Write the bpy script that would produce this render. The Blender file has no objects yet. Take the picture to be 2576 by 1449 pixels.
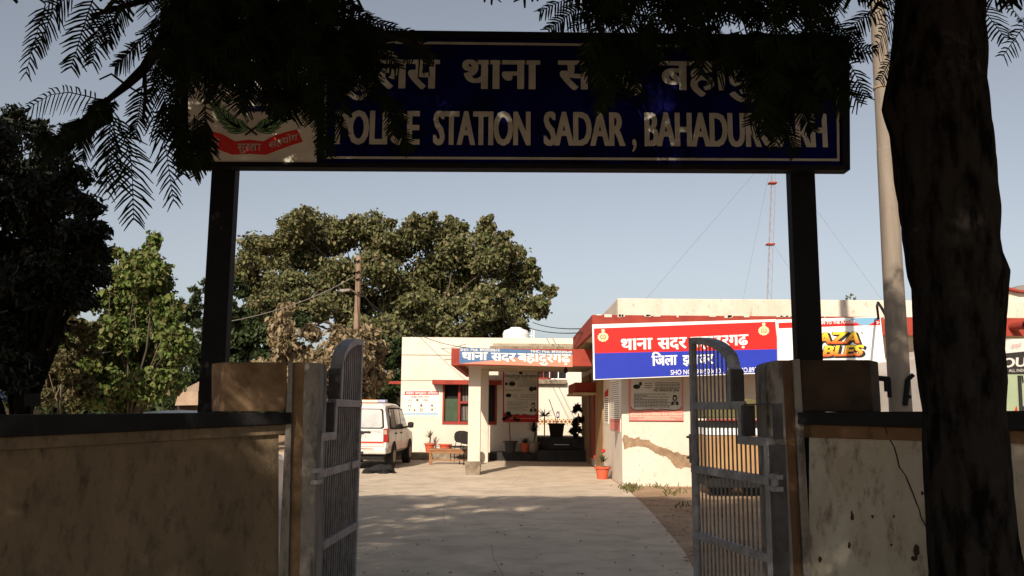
import bpy, bmesh, math, random
import numpy as np
from mathutils import Vector, Matrix, Euler
random.seed(7)
S = bpy.context.scene
C = S.collection
R = math.radians
# ---------------------------------------------------------------- camera
F_PX, W_PX, H_PX = 2150.0, 2576.0, 1449.0       # focal length and frame in reference pixels
EYE = Vector((0, 0, 1.6))
PITCH, ROLL = R(8.2), R(0.42)
cd = bpy.data.cameras.new('camera'); cam = bpy.data.objects.new('camera', cd); C.objects.link(cam)
cd.sensor_width = 36; cd.lens = F_PX / W_PX * 36; cd.clip_start = 0.05; cd.clip_end = 3000
CM = Matrix.Rotation(PITCH, 3, 'X') @ Matrix.Rotation(R(90), 3, 'X') @ Matrix.Rotation(ROLL, 3, 'Z')
cam.matrix_world = Matrix.Translation(EYE) @ CM.to_4x4()
S.camera = cam
# ---------------------------------------------------------------- world and sun
SUN_EL, SUN_AZ = R(31), R(17)                   # light travels towards +Y, 17 degrees to the right
sun_d = Vector((math.sin(SUN_AZ) * math.cos(SUN_EL), math.cos(SUN_AZ) * math.cos(SUN_EL), -math.sin(SUN_EL)))
wd = bpy.data.worlds.new('World'); S.world = wd; wd.use_nodes = True
nt = wd.node_tree; bg = nt.nodes['Background']
sky = nt.nodes.new('ShaderNodeTexSky'); sky.sky_type = 'NISHITA'; sky.sun_disc = False
sky.sun_elevation = SUN_EL; sky.sun_rotation = R(180) + SUN_AZ
sky.air_density = 1.0; sky.dust_density = 2.2; sky.ozone_density = 1.6; sky.altitude = 200
hsv = nt.nodes.new('ShaderNodeHueSaturation'); hsv.inputs['Saturation'].default_value = 0.44
nt.links.new(sky.outputs[0], hsv.inputs['Color']); nt.links.new(hsv.outputs[0], bg.inputs[0])
bg.inputs[1].default_value = 0.084
sl = bpy.data.lights.new('sun', 'SUN'); sl.energy = 5.0; sl.angle = R(0.5); sl.color = (1.0, 0.86, 0.71)
so = bpy.data.objects.new('sun', sl); C.objects.link(so)
so.rotation_euler = sun_d.to_track_quat('-Z', 'Y').to_euler(); so.location = (-6, -20, 20)
S.view_settings.view_transform = 'Standard'; S.view_settings.look = 'None'
S.view_settings.exposure = 0.42; S.view_settings.gamma = 1.0
# ---------------------------------------------------------------- helpers
def ray(px, py):
    return (CM @ Vector(((px - W_PX / 2) / F_PX, -(py - H_PX / 2) / F_PX, -1.0)))
def at(px, py, Y):
    d = ray(px, py); return EYE + d * (Y / d.y)
def gnd(px, py, z=0.0):
    d = ray(px, py); return EYE + d * ((z - EYE.z) / d.z)
def zat(px, py, Y): return at(px, py, Y).z
def xat(px, py, Y): return at(px, py, Y).x
class Pl:
    """a plane in the scene: origin O, axis U (right), V (up), N towards the viewer"""
    def __init__(s, O, U, V=Vector((0, 0, 1))):
        s.O = Vector(O); s.U = Vector(U).normalized(); s.V = Vector(V).normalized(); s.N = s.U.cross(s.V).normalized()
        if s.N.y > 0 and abs(s.N.y) > 1e-6: pass
    def p(s, u, v, d=0.0): return s.O + s.U * u + s.V * v + s.N * d
    def uv(s, px, py):
        d = ray(px, py); t = (s.O - EYE).dot(s.N) / d.dot(s.N); q = EYE + d * t - s.O
        return q.dot(s.U), q.dot(s.V)
    def at(s, px, py, d=0.0):
        u, v = s.uv(px, py); return s.p(u, v, d)
WL = {}                                          # world location of every parent
class MB:
    def __init__(s): s.v = []; s.f = []; s.m = []
    def add(s, vs, fs, mi=0):
        n = len(s.v); s.v += [tuple(v) for v in vs]; s.f += [tuple(n + i for i in f) for f in fs]; s.m += [mi] * len(fs); return s
    def quad(s, a, b, c, d, mi=0): return s.add([a, b, c, d], [(0, 1, 2, 3)], mi)
    def hexa(s, p, mi=0):                        # 8 points: bottom four, top four
        return s.add(p, [(3, 2, 1, 0), (4, 5, 6, 7), (0, 1, 5, 4), (1, 2, 6, 5), (2, 3, 7, 6), (3, 0, 4, 7)], mi)
    def box(s, x0, x1, y0, y1, z0, z1, mi=0):
        return s.hexa([(x0, y0, z0), (x1, y0, z0), (x1, y1, z0), (x0, y1, z0), (x0, y0, z1), (x1, y0, z1), (x1, y1, z1), (x0, y1, z1)], mi)
    def slab(s, P, u0, u1, v0, v1, d0, d1, mi=0):   # box in plane coordinates
        return s.hexa([P.p(u0, v0, d1), P.p(u1, v0, d1), P.p(u1, v0, d0), P.p(u0, v0, d0), P.p(u0, v1, d1), P.p(u1, v1, d1), P.p(u1, v1, d0), P.p(u0, v1, d0)], mi)
    def pslab(s, P, q, d0, d1, mi=0):            # box from four pixel corners (bl, br, tr, tl) on a plane
        a = [P.uv(*c) for c in q]
        return s.hexa([P.p(*a[0], d1), P.p(*a[1], d1), P.p(*a[1], d0), P.p(*a[0], d0), P.p(*a[3], d1), P.p(*a[2], d1), P.p(*a[2], d0), P.p(*a[3], d0)], mi)
    def poly(s, pts, mi=0): return s.add(pts, [tuple(range(len(pts)))], mi)
    def prism(s, pts, off, mi=0):                # polygon extruded by a vector
        n = len(pts); off = Vector(off); q = [Vector(p) + off for p in pts]
        return s.add(list(pts) + q, [tuple(range(n - 1, -1, -1)), tuple(range(n, 2 * n))] + [(i, (i + 1) % n, n + (i + 1) % n, n + i) for i in range(n)], mi)
    def tube(s, pts, rad, k=8, mi=0, cap=True):
        pts = [Vector(p) for p in pts]; n = len(pts)
        if not hasattr(rad, '__len__'): rad = [rad] * n
        b = len(s.v); ref = None
        for i, p in enumerate(pts):
            t = (pts[min(i + 1, n - 1)] - pts[max(i - 1, 0)]).normalized()
            if ref is None:
                ref = t.cross(Vector((0.31, 0.2, 0.93)))
                if ref.length < 1e-3: ref = t.cross(Vector((1, 0, 0)))
            a = (ref - t * ref.dot(t)).normalized(); ref = a; c = t.cross(a)
            for j in range(k):
                w = 2 * math.pi * j / k; s.v.append(tuple(p + (a * math.cos(w) + c * math.sin(w)) * rad[i]))
        for i in range(n - 1):
            for j in range(k):
                j2 = (j + 1) % k; s.f.append((b + i * k + j, b + i * k + j2, b + (i + 1) * k + j2, b + (i + 1) * k + j)); s.m.append(mi)
        if cap:
            s.f.append(tuple(b + j for j in range(k - 1, -1, -1))); s.m.append(mi)
            s.f.append(tuple(b + (n - 1) * k + j for j in range(k))); s.m.append(mi)
        return s
    def lathe(s, prof, c, k=20, mi=0):           # prof: (radius, z) from the bottom up
        c = Vector(c); b = len(s.v); n = len(prof)
        for r, z in prof:
            for j in range(k):
                w = 2 * math.pi * j / k; s.v.append((c.x + r * math.cos(w), c.y + r * math.sin(w), c.z + z))
        for i in range(n - 1):
            for j in range(k):
                j2 = (j + 1) % k; s.f.append((b + i * k + j, b + i * k + j2, b + (i + 1) * k + j2, b + (i + 1) * k + j)); s.m.append(mi)
        s.f.append(tuple(b + j for j in range(k - 1, -1, -1))); s.m.append(mi)
        s.f.append(tuple(b + (n - 1) * k + j for j in range(k))); s.m.append(mi)
        return s
    def build(s, name, mat, parent=None, smooth=False, bevel=0.0, loc=None, sub=0):
        off = Vector((0, 0, 0))
        if parent is not None: off = WL[parent.name]
        elif loc is not None: off = Vector(loc)
        me = bpy.data.meshes.new(name)
        me.from_pydata([tuple(Vector(v) - off) for v in s.v], [], s.f)
        for m in (mat if isinstance(mat, (list, tuple)) else [mat]): me.materials.append(m)
        if any(s.m): me.polygons.foreach_set('material_index', s.m)
        if smooth: me.polygons.foreach_set('use_smooth', [True] * len(me.polygons))
        me.update()
        o = bpy.data.objects.new(name, me); C.objects.link(o)
        if parent is not None: o.parent = parent; WL[o.name] = off
        else: o.location = off; WL[o.name] = off
        if bevel:
            b = o.modifiers.new('bevel', 'BEVEL'); b.width = bevel; b.segments = 2; b.limit_method = 'ANGLE'; b.angle_limit = R(40)
        if sub:
            m = o.modifiers.new('sub', 'SUBSURF'); m.levels = sub; m.render_levels = sub
        return o
def tag(o, label=None, cat=None, group=None, kind=None):
    if label: o['label'] = label
    if cat: o['category'] = cat
    if group: o['group'] = group
    if kind: o['kind'] = kind
    return o
def thing(name, label, cat, loc=(0, 0, 0), group=None):
    o = bpy.data.objects.new(name, None); C.objects.link(o); o.location = loc; WL[o.name] = Vector(loc); o.empty_display_size = 0.2
    return tag(o, label, cat, group)
def dup(root, loc, label, rotz=None, scale=None):
    r = root.copy(); C.objects.link(r); r.location = loc; r['label'] = label
    if rotz is not None: r.rotation_euler = (0, 0, rotz)
    if scale: r.scale = (scale,) * 3
    for ch in list(root.children):
        c = ch.copy(); C.objects.link(c); c.parent = r
        for g in list(ch.children):
            d = g.copy(); C.objects.link(d); d.parent = c
    return r
# ---------------------------------------------------------------- materials
MATS = {}
def mat(name, c, c2=None, sc=6.0, rough=0.85, bump=0.0, bsc=None, metal=0.0, spec=0.3, stretch=(1, 1, 1), lo=0.35, hi=0.65, det=6.0,
        c3=None, sc3=None, lo3=0.55, hi3=0.7, island=None, trans=0.0, emit=None):
    m = bpy.data.materials.new(name); m.use_nodes = True; n = m.node_tree; L = n.links; P = n.nodes['Principled BSDF']
    P.inputs['Base Color'].default_value = (*c, 1); P.inputs['Roughness'].default_value = rough; P.inputs['Metallic'].default_value = metal
    P.inputs['Specular IOR Level'].default_value = spec
    col = None
    if c2 is not None or bump:
        tc = n.nodes.new('ShaderNodeTexCoord'); mp = n.nodes.new('ShaderNodeMapping'); mp.inputs['Scale'].default_value = stretch
        L.new(tc.outputs['Object'], mp.inputs[0])
    if c2 is not None:
        nz = n.nodes.new('ShaderNodeTexNoise'); nz.inputs['Scale'].default_value = sc; nz.inputs['Detail'].default_value = det; nz.inputs['Roughness'].default_value = 0.62
        L.new(mp.outputs[0], nz.inputs['Vector'])
        mr = n.nodes.new('ShaderNodeMapRange'); mr.inputs['From Min'].default_value = lo; mr.inputs['From Max'].default_value = hi; L.new(nz.outputs[0], mr.inputs[0])
        mx = n.nodes.new('ShaderNodeMix'); mx.data_type = 'RGBA'; mx.inputs['A'].default_value = (*c, 1); mx.inputs['B'].default_value = (*c2, 1)
        L.new(mr.outputs[0], mx.inputs['Factor']); col = mx.outputs['Result']
    if c3 is not None:
        nz = n.nodes.new('ShaderNodeTexNoise'); nz.inputs['Scale'].default_value = sc3 or sc * 4; nz.inputs['Detail'].default_value = 8; nz.inputs['Roughness'].default_value = 0.7
        L.new(mp.outputs[0], nz.inputs['Vector'])
        mr = n.nodes.new('ShaderNodeMapRange'); mr.inputs['From Min'].default_value = lo3; mr.inputs['From Max'].default_value = hi3; L.new(nz.outputs[0], mr.inputs[0])
        mx = n.nodes.new('ShaderNodeMix'); mx.data_type = 'RGBA'; L.new(col, mx.inputs['A']); mx.inputs['B'].default_value = (*c3, 1)
        L.new(mr.outputs[0], mx.inputs['Factor']); col = mx.outputs['Result']
    if island is not None:
        g = n.nodes.new('ShaderNodeNewGeometry'); cr = n.nodes.new('ShaderNodeValToRGB'); L.new(g.outputs['Random Per Island'], cr.inputs[0])
        els = cr.color_ramp.elements
        while len(els) < len(island): els.new(0.5)
        for i, (pos, cc) in enumerate(island): els[i].position = pos; els[i].color = (*cc, 1)
        col = cr.outputs[0]
    if col is not None: L.new(col, P.inputs['Base Color'])
    if bump:
        nz = n.nodes.new('ShaderNodeTexNoise'); nz.inputs['Scale'].default_value = bsc or sc * 3; nz.inputs['Detail'].default_value = 8; L.new(tc.outputs['Object'], nz.inputs['Vector'])
        bp = n.nodes.new('ShaderNodeBump'); bp.inputs['Strength'].default_value = bump; bp.inputs['Distance'].default_value = 0.02; L.new(nz.outputs[0], bp.inputs['Height']); L.new(bp.outputs[0], P.inputs['Normal'])
    if trans:
        tr = n.nodes.new('ShaderNodeBsdfTranslucent'); ms = n.nodes.new('ShaderNodeMixShader'); ms.inputs[0].default_value = trans
        if col is not None: L.new(col, tr.inputs[0])
        else: tr.inputs[0].default_value = (*c, 1)
        L.new(P.outputs[0], ms.inputs[1]); L.new(tr.outputs[0], ms.inputs[2]); L.new(ms.outputs[0], n.nodes['Material Output'].inputs[0])
    MATS[name] = m
    return m
M_WHITE = mat('weathered cream wash', (0.63, 0.565, 0.485), (0.56, 0.49, 0.405), 0.9, 0.9, 0.15, 14, stretch=(1, 1, 0.5), c3=(0.36, 0.28, 0.20), sc3=4.5, lo3=0.58, hi3=0.84)
M_PARA = mat('stained lime wash', (0.62, 0.55, 0.47), (0.50, 0.43, 0.35), 1.6, 0.95, 0.4, 20, stretch=(1, 1, 0.6), c3=(0.18, 0.14, 0.10), sc3=6, lo3=0.58, hi3=0.74)
M_RED = mat('red oxide paint', (0.30, 0.045, 0.025), (0.22, 0.03, 0.02), 3, 0.8, 0.2, 15, c3=(0.38, 0.14, 0.09), sc3=14, lo3=0.64, hi3=0.75)
M_SOFFIT = mat('dull soffit wash', (0.50, 0.40, 0.27), (0.36, 0.27, 0.17), 1.5, 0.95)
M_PLASTER = mat('bare cement plaster', (0.33, 0.23, 0.14), (0.19, 0.125, 0.075), 5, 0.95, 1.0, 20, det=10, c3=(0.27, 0.11, 0.06), sc3=7, lo3=0.62, hi3=0.70)
M_CONC = mat('trowelled concrete', (0.57, 0.475, 0.36), (0.465, 0.385, 0.29), 0.45, 0.92, 0.25, 30, c3=(0.32, 0.26, 0.195), sc3=1.8, lo3=0.46, hi3=0.80)
M_DIRT = mat('dry earth', (0.40, 0.275, 0.17), (0.26, 0.17, 0.10), 1.2, 1.0, 0.9, 12, c3=(0.15, 0.10, 0.06), sc3=9, lo3=0.60, hi3=0.75)
M_STONE = mat('rough stone', (0.27, 0.22, 0.16), (0.13, 0.10, 0.07), 5, 0.95, 0.8, 14)
M_WALLL = mat('grimy shade dark plaster', (0.17, 0.125, 0.075), (0.09, 0.064, 0.038), 1.3, 0.95, 0.3, 45, stretch=(1, 1, 0.4), det=10, c3=(0.03, 0.021, 0.014), sc3=14, lo3=0.50, hi3=0.80)  # base tone lowered to carry the tree shade; streaks are grime
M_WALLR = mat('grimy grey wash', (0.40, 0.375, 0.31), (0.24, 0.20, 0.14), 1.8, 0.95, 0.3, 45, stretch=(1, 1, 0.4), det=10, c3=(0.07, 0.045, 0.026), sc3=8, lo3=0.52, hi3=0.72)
M_BAND = mat('brown stained plaster', (0.16, 0.092, 0.045), (0.09, 0.05, 0.025), 3, 0.95, 0.3, 30, stretch=(1, 1, 0.4), c3=(0.025, 0.016, 0.011), sc3=6, lo3=0.56, hi3=0.72)
M_CAP = mat('black mould coping', (0.012, 0.012, 0.0125), (0.007, 0.007, 0.0075), 4, 0.95, 0.4, 30)
M_BLOCK = mat('dark brown plaster', (0.05, 0.032, 0.018), (0.02, 0.014, 0.010), 4, 0.95, 0.5, 25)  # very dark brown with random darker mottling
M_GREYC = mat('grey cement jamb', (0.24, 0.225, 0.195), (0.12, 0.10, 0.082), 3, 0.9, 0.5, 30, stretch=(1, 1, 0.3), det=10, c3=(0.03, 0.022, 0.016), sc3=6, lo3=0.52, hi3=0.68)
M_GATE = mat('grey gate enamel', (0.26, 0.26, 0.268), (0.15, 0.15, 0.153), 8, 0.5, 0.1, 40, metal=0.1, c3=(0.07, 0.036, 0.02), sc3=14, lo3=0.58, hi3=0.72)
M_GATED = mat('dull gate bar enamel', (0.18, 0.18, 0.186), (0.09, 0.085, 0.08), 8, 0.45, 0.1, 40, metal=0.15, c3=(0.05, 0.025, 0.014), sc3=18, lo3=0.58, hi3=0.7)
M_BLACK = mat('black frame enamel', (0.004, 0.004, 0.0045), (0.006, 0.006, 0.0065), 6, 0.7, spec=0.15)
M_DARK = mat('dark interior', (0.012, 0.011, 0.010), rough=0.9)
M_RUBBER = mat('tyre rubber', (0.02, 0.02, 0.02), rough=0.9)
M_CHROME = mat('dull steel', (0.4, 0.4, 0.41), rough=0.35, metal=0.9)
M_SBLUE = mat('deep blue reflective sheet', (0.0012, 0.0018, 0.075), (0.0008, 0.001, 0.022), 3, 0.7, spec=0.05)
M_SWHITE = mat('cream reflective letter', (0.43, 0.42, 0.365), (0.32, 0.315, 0.27), 6, 0.6)
M_SPANEL = mat('cream sign panel', (0.60, 0.57, 0.49), (0.46, 0.43, 0.36), 2.5, 0.6)
M_SRED = mat('red ribbon sheet', (0.50, 0.02, 0.012), rough=0.6)
M_LEAFG = mat('printed laurel green', (0.16, 0.28, 0.12), rough=0.6)
M_LEAFD = mat('printed laurel outline', (0.008, 0.018, 0.012), rough=0.6)
M_NAVY = mat('printed navy', (0.008, 0.008, 0.05), rough=0.6)
M_BRED = mat('vinyl red', (0.62, 0.016, 0.012), (0.56, 0.014, 0.011), 0.6, 0.45)
M_BBLUE = mat('vinyl blue', (0.016, 0.035, 0.37), (0.013, 0.03, 0.33), 0.6, 0.45)
M_BWHITE = mat('vinyl white', (0.74, 0.74, 0.72), (0.68, 0.68, 0.66), 1.0, 0.5)
M_CREST = mat('printed crest cream', (0.72, 0.55, 0.33), rough=0.6)
M_FBLUE = mat('faded banner blue', (0.055, 0.125, 0.25), (0.075, 0.15, 0.28), 2.5, 0.7)
M_FRED = mat('faded banner salmon', (0.62, 0.23, 0.15), (0.56, 0.20, 0.13), 2.5, 0.7)
M_INK = mat('poster ink', (0.02, 0.018, 0.016), rough=0.8)
M_INK2 = mat('poster pale ink', (0.14, 0.11, 0.09), rough=0.8)
M_PGREY = mat('poster grey paper', (0.58, 0.55, 0.46), (0.50, 0.48, 0.40), 3, 0.8)
M_PWHITE = mat('poster white paper', (0.72, 0.68, 0.60), rough=0.8)
M_PPINK = mat('poster pink', (0.66, 0.22, 0.18), rough=0.8)
M_PRED = mat('poster red', (0.42, 0.02, 0.02), rough=0.8)
M_PBLUE = mat('poster blue strip', (0.16, 0.33, 0.52), rough=0.8)
M_POLE = mat('galvanised grey pole', (0.23, 0.195, 0.155), (0.165, 0.138, 0.108), 1.5, 0.75, 0.15, 30, stretch=(3, 3, 0.4), c3=(0.10, 0.08, 0.06), sc3=5, lo3=0.6, hi3=0.75)
M_WOOD = mat('worn bench wood', (0.30, 0.15, 0.07), (0.20, 0.10, 0.05), 6, 0.8, stretch=(1, 6, 6))
M_TERRA = mat('terracotta plastic', (0.52, 0.10, 0.045), (0.45, 0.085, 0.04), 6, 0.6)
M_CARW = mat('white car enamel', (0.58, 0.56, 0.53), (0.50, 0.47, 0.43), 2, 0.3, spec=0.5)
M_GLASS = mat('tinted car glass', (0.02, 0.021, 0.022), rough=0.12, spec=0.5)
M_GREENB = mat('green chalk board', (0.04, 0.065, 0.035), (0.06, 0.085, 0.05), 5, 0.85)
M_WFRAME = mat('red window frame', (0.28, 0.03, 0.018), (0.2, 0.022, 0.014), 4, 0.6)
M_BARK = mat('dark furrowed bark', (0.017, 0.015, 0.013), (0.0025, 0.0023, 0.0022), 12, 1.0, 1.0, 26, stretch=(1, 1, 0.3), spec=0.03, lo=0.45, hi=0.62, det=12, c3=(0.05, 0.009, 0.004), sc3=2.6, lo3=0.69, hi3=0.77)
M_BARK2 = mat('pale branch bark', (0.16, 0.12, 0.08), (0.10, 0.075, 0.05), 5, 1.0, 0.5, 14)
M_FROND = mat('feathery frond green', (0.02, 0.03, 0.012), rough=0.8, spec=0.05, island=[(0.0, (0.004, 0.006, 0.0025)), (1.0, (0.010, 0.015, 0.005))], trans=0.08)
def leafmat(n, cols, tr=0.18):
    return mat(n, cols[0], rough=0.6, spec=0.25, island=[(i / (len(cols) - 1), c) for i, c in enumerate(cols)], trans=tr)
M_LPEEP = leafmat('dusty olive leaf', [(0.04, 0.038, 0.016), (0.11, 0.095, 0.04), (0.07, 0.085, 0.026), (0.20, 0.165, 0.085), (0.10, 0.125, 0.036), (0.045, 0.045, 0.018), (0.14, 0.15, 0.06)])
M_LCONE = leafmat('bright vine leaf', [(0.045, 0.07, 0.016), (0.09, 0.14, 0.026), (0.13, 0.15, 0.042), (0.12, 0.10, 0.04)])
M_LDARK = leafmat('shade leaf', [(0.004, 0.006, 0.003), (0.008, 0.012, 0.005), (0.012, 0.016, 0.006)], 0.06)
M_LDUST = leafmat('dust coated leaf', [(0.14, 0.105, 0.055), (0.22, 0.165, 0.09), (0.28, 0.215, 0.13), (0.09, 0.08, 0.035)])
M_LGRN = leafmat('deep green leaf', [(0.02, 0.034, 0.012), (0.035, 0.055, 0.018), (0.05, 0.065, 0.022)])
M_GRASS = leafmat('dry grass blade', [(0.12, 0.13, 0.04), (0.20, 0.17, 0.07), (0.08, 0.10, 0.03)])
M_PALM = leafmat('potted palm leaf', [(0.05, 0.055, 0.022), (0.08, 0.08, 0.035)])
# ---------------------------------------------------------------- writing
_tc = {}
def text_mesh(body, bold=0.0):
    k = (body, bold)
    if k in _tc: return _tc[k]
    c = bpy.data.curves.new('t', 'FONT'); c.body = body; c.size = 1.0; c.offset = bold; c.resolution_u = 3
    o = bpy.data.objects.new('t', c); C.objects.link(o)
    me = bpy.data.meshes.new_from_object(o.evaluated_get(bpy.context.evaluated_depsgraph_get()))
    v = np.array([(p.co.x, p.co.y) for p in me.vertices]) if len(me.vertices) else np.zeros((0, 2)); f = [tuple(p.vertices) for p in me.polygons]
    bpy.data.objects.remove(o); bpy.data.meshes.remove(me); bpy.data.curves.remove(c)
    _tc[k] = (v, f); return v, f
def put_text(mb, P, body, a, b, top, d=0.004, bold=0.01, ref=None, shear=0.0, mi=0, fat=0.0):
    """body between pixel a (left end of the baseline) and pixel b (right end of the baseline); top: pixel height of the headline at a.
    ref: a glyph whose height reaches the headline"""
    v, f = text_mesh(body, bold)
    if not len(v): return
    rv, _ = text_mesh(ref or 'H', bold); h = rv[:, 1].max()
    x0, x1 = v[:, 0].min(), v[:, 0].max()
    A = Vector(P.uv(*a)); B = Vector(P.uv(*b)); T = Vector(P.uv(a[0], top)); H = T.y - A.y
    ex = (B - A); 
    for k, (dx, dd) in enumerate(((0, 0), (fat, 0.0006), (-fat, 0.0012))[:3 if fat else 1]):
        pts = []
        for x, y in v:
            s = (x - x0) / (x1 - x0); yy = y / h * H
            q = A + ex * s
            pts.append(P.p(q.x + shear * yy + dx * 3.0 * abs(H), q.y + yy, d + dd))
        mb.add(pts, f, mi)
HI = 'ग'
def dashes(mb, P, u0, u1, v, h, d, rnd, mi=0):   # one line of illegibly small print
    u = u0
    while u < u1:
        w = min(rnd.uniform(0.02, 0.07), u1 - u)
        mb.slab(P, u, u + w, v, v + h, d - 0.002, d, mi); u += w + rnd.uniform(0.008, 0.015)
# ---------------------------------------------------------------- foliage
def leaf_object(name, P, D, size, m, parent, seed=0, wid=0.5):
    """a leaf (pointed quad pair) at each P along D"""
    rg = np.random.default_rng(seed); n = len(P)
    D = D / np.linalg.norm(D, axis=1, keepdims=True)
    r = rg.normal(size=(n, 3)); Wv = np.cross(D, r); Wv /= np.linalg.norm(Wv, axis=1, keepdims=True) + 1e-9
    N = np.cross(D, Wv); s = size * rg.uniform(0.5, 1.4, (n, 1))
    V = np.empty((n, 6, 3))
    V[:, 0] = P - D * s * 0.5; V[:, 1] = P - D * s * 0.12 + Wv * s * wid * 0.5 + N * s * 0.10
    V[:, 2] = P + D * s * 0.18 + Wv * s * wid * 0.38 + N * s * 0.08; V[:, 3] = P + D * s * 0.55 - N * s * 0.08
    V[:, 4] = P + D * s * 0.18 - Wv * s * wid * 0.38 + N * s * 0.08; V[:, 5] = P - D * s * 0.12 - Wv * s * wid * 0.5 + N * s * 0.10
    off = np.array(WL[parent.name]) if parent is not None else np.zeros(3)
    V = V.reshape(-1, 3) - off
    base = (np.arange(n) * 6)[:, None]
    F = np.concatenate([base + np.array([[0, 1, 2, 3]]), base + np.array([[0, 3, 4, 5]])], axis=1).reshape(-1, 4)
    return raw_mesh(name, V, F, m, parent)
def raw_mesh(name, V, F, m, parent):
    me = bpy.data.meshes.new(name); me.vertices.add(len(V)); me.vertices.foreach_set('co', np.ascontiguousarray(V, dtype=np.float32).ravel())
    me.loops.add(F.size); me.loops.foreach_set('vertex_index', np.ascontiguousarray(F, dtype=np.int32).ravel())
    me.polygons.add(len(F)); me.polygons.foreach_set('loop_start', np.arange(0, F.size, F.shape[1], dtype=np.int32)); me.polygons.foreach_set('loop_total', np.full(len(F), F.shape[1], dtype=np.int32))
    me.update(calc_edges=True); me.validate(); me.materials.append(m)
    o = bpy.data.objects.new(name, me); C.objects.link(o)
    if parent is not None: o.parent = parent; WL[o.name] = WL[parent.name]
    return o
def clumps(blobs, n, seed, sub=9, subr=0.34, flat=0.8, droop=0.5):
    """blobs: (centre, rx, ry, rz). Leaves gather in sub-clumps on and inside each blob; returns positions and directions"""
    rg = np.random.default_rng(seed); vol = np.array([b[1] * b[2] * b[3] for b in blobs]) ** (2 / 3); vol = vol / vol.sum()
    PP, DD = [], []
    for (c, rx, ry, rz), w in zip(blobs, vol):
        k = max(20, int(n * w)); c = np.array(c); rr = np.array([rx, ry, rz])
        sd = rg.normal(size=(sub, 3)); sd /= np.linalg.norm(sd, axis=1, keepdims=True); sd *= rg.uniform(0.35, 1.0, (sub, 1)) ** 0.5
        cen = c + sd * rr * 0.78; pick = rg.integers(0, sub, k)
        q = rg.normal(size=(k, 3)); q /= np.linalg.norm(q, axis=1, keepdims=True); q *= rg.uniform(0.1, 1, (k, 1)) ** 0.5 * np.where(rg.random((k, 1)) < 0.14, rg.uniform(1.05, 1.5, (k, 1)), 1.0)
        p = cen[pick] + q * rr * subr * rg.uniform(0.7, 1.25, (k, 1)) * np.array([1, 1, flat])
        d = rg.normal(size=(k, 3)) + q * 0.6; d[:, 2] -= droop
        PP.append(p); DD.append(d)
    return np.concatenate(PP), np.concatenate(DD)
def pblob(px, py, rpx, Y, ry=None, squash=1.0):   # a blob given by where it is seen and how deep it stands
    c = at(px, py, Y); r = rpx * Y / F_PX
    return (c, r, (ry if ry else r), r * squash)
def limb(mb, a, b, r0, r1, bend=0.12, seed=0, n=6, k=7):
    rnd = random.Random(seed); a = Vector(a); b = Vector(b); L = (b - a).length; pts = []; rad = []
    o = Vector((rnd.uniform(-1, 1), rnd.uniform(-1, 1), rnd.uniform(0, 1))) * bend * L
    for i in range(n):
        t = i / (n - 1); pts.append(a.lerp(b, t) + o * math.sin(math.pi * t) + Vector((rnd.uniform(-1, 1), rnd.uniform(-1, 1), 0)) * 0.02 * L * (0 < i < n - 1)); rad.append(r0 + (r1 - r0) * t)
    mb.tube(pts, rad, k)
class Fronds:
    """bipinnate fronds gathered into one mesh"""
    def __init__(s): s.V = []; s.F = []; s.n = 0
    def quadstrip(s, c, w):                      # centre points and side half-vectors
        k = len(c); v = np.empty((2 * k, 3)); v[0::2] = c - w; v[1::2] = c + w
        b = s.n; s.V.append(v); s.F += [(b + 2 * i, b + 2 * i + 1, b + 2 * i + 3, b + 2 * i + 2) for i in range(k - 1)]; s.n += 2 * k
    def frond(s, pts, plen, pairs=15, rnd=random, segs=2, pw=0.0065, side=None, gap=0.06, hang=0.35):
        pts = [Vector(p) for p in pts]; L = [0]
        for a, b in zip(pts, pts[1:]): L.append(L[-1] + (b - a).length)
        def P(t):
            x = t * L[-1]
            for i in range(len(pts) - 1):
                if x <= L[i + 1] or i == len(pts) - 2:
                    f = (x - L[i]) / max(1e-6, L[i + 1] - L[i]); return pts[i].lerp(pts[i + 1], f), (pts[i + 1] - pts[i]).normalized()
        T0 = (pts[-1] - pts[0]).normalized()
        if side is None:
            side = T0.cross(Vector((rnd.uniform(-0.5, 0.5), 1, rnd.uniform(-0.4, 0.4))))
        side = Vector(side)
        k = 6; c = []; w = []
        for i in range(k):
            p, t = P(i / (k - 1)); c.append(p); sd = (side - t * side.dot(t)).normalized(); w.append(sd * 0.0035 * (1.2 - 0.7 * i / (k - 1)))
        s.quadstrip(np.array(c), np.array(w))
        for i in range(pairs):
            t = 0.10 + 0.90 * (i + 0.5) / pairs; p, tg = P(t); sd = (side - tg * side.dot(tg)).normalized()
            ln = plen * (0.55 + 0.9 * math.sin(math.pi * min(1, 0.18 + t * 0.78)) * 0.62) * rnd.uniform(0.85, 1.1)
            for sg in (-1, 1):
                if rnd.random() < 0.05: continue
                d = (sd * sg * 1.0 + tg * (0.42 + 0.35 * t + rnd.uniform(-.12, .12)) + Vector((rnd.gauss(0, .10), rnd.gauss(0, .10), rnd.gauss(0, .08)))).normalized(); c = []; w = []
                nrm = d.cross(tg).normalized(); wv = nrm.cross(d).normalized()
                for j in range(segs + 1):
                    f = j / segs; q = p + d * ln * f + Vector((0, 0, -1)) * hang * ln * f * f
                    c.append(q); w.append(wv * pw * (1.0 if 0 < j < segs else (0.75 if j == 0 else 0.4)))
                s.quadstrip(np.array(c), np.array(w))
    def build(s, name, m, parent):
        return raw_mesh(name, np.concatenate(s.V) - np.array(WL[parent.name]), np.array(s.F), m, parent)
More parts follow.
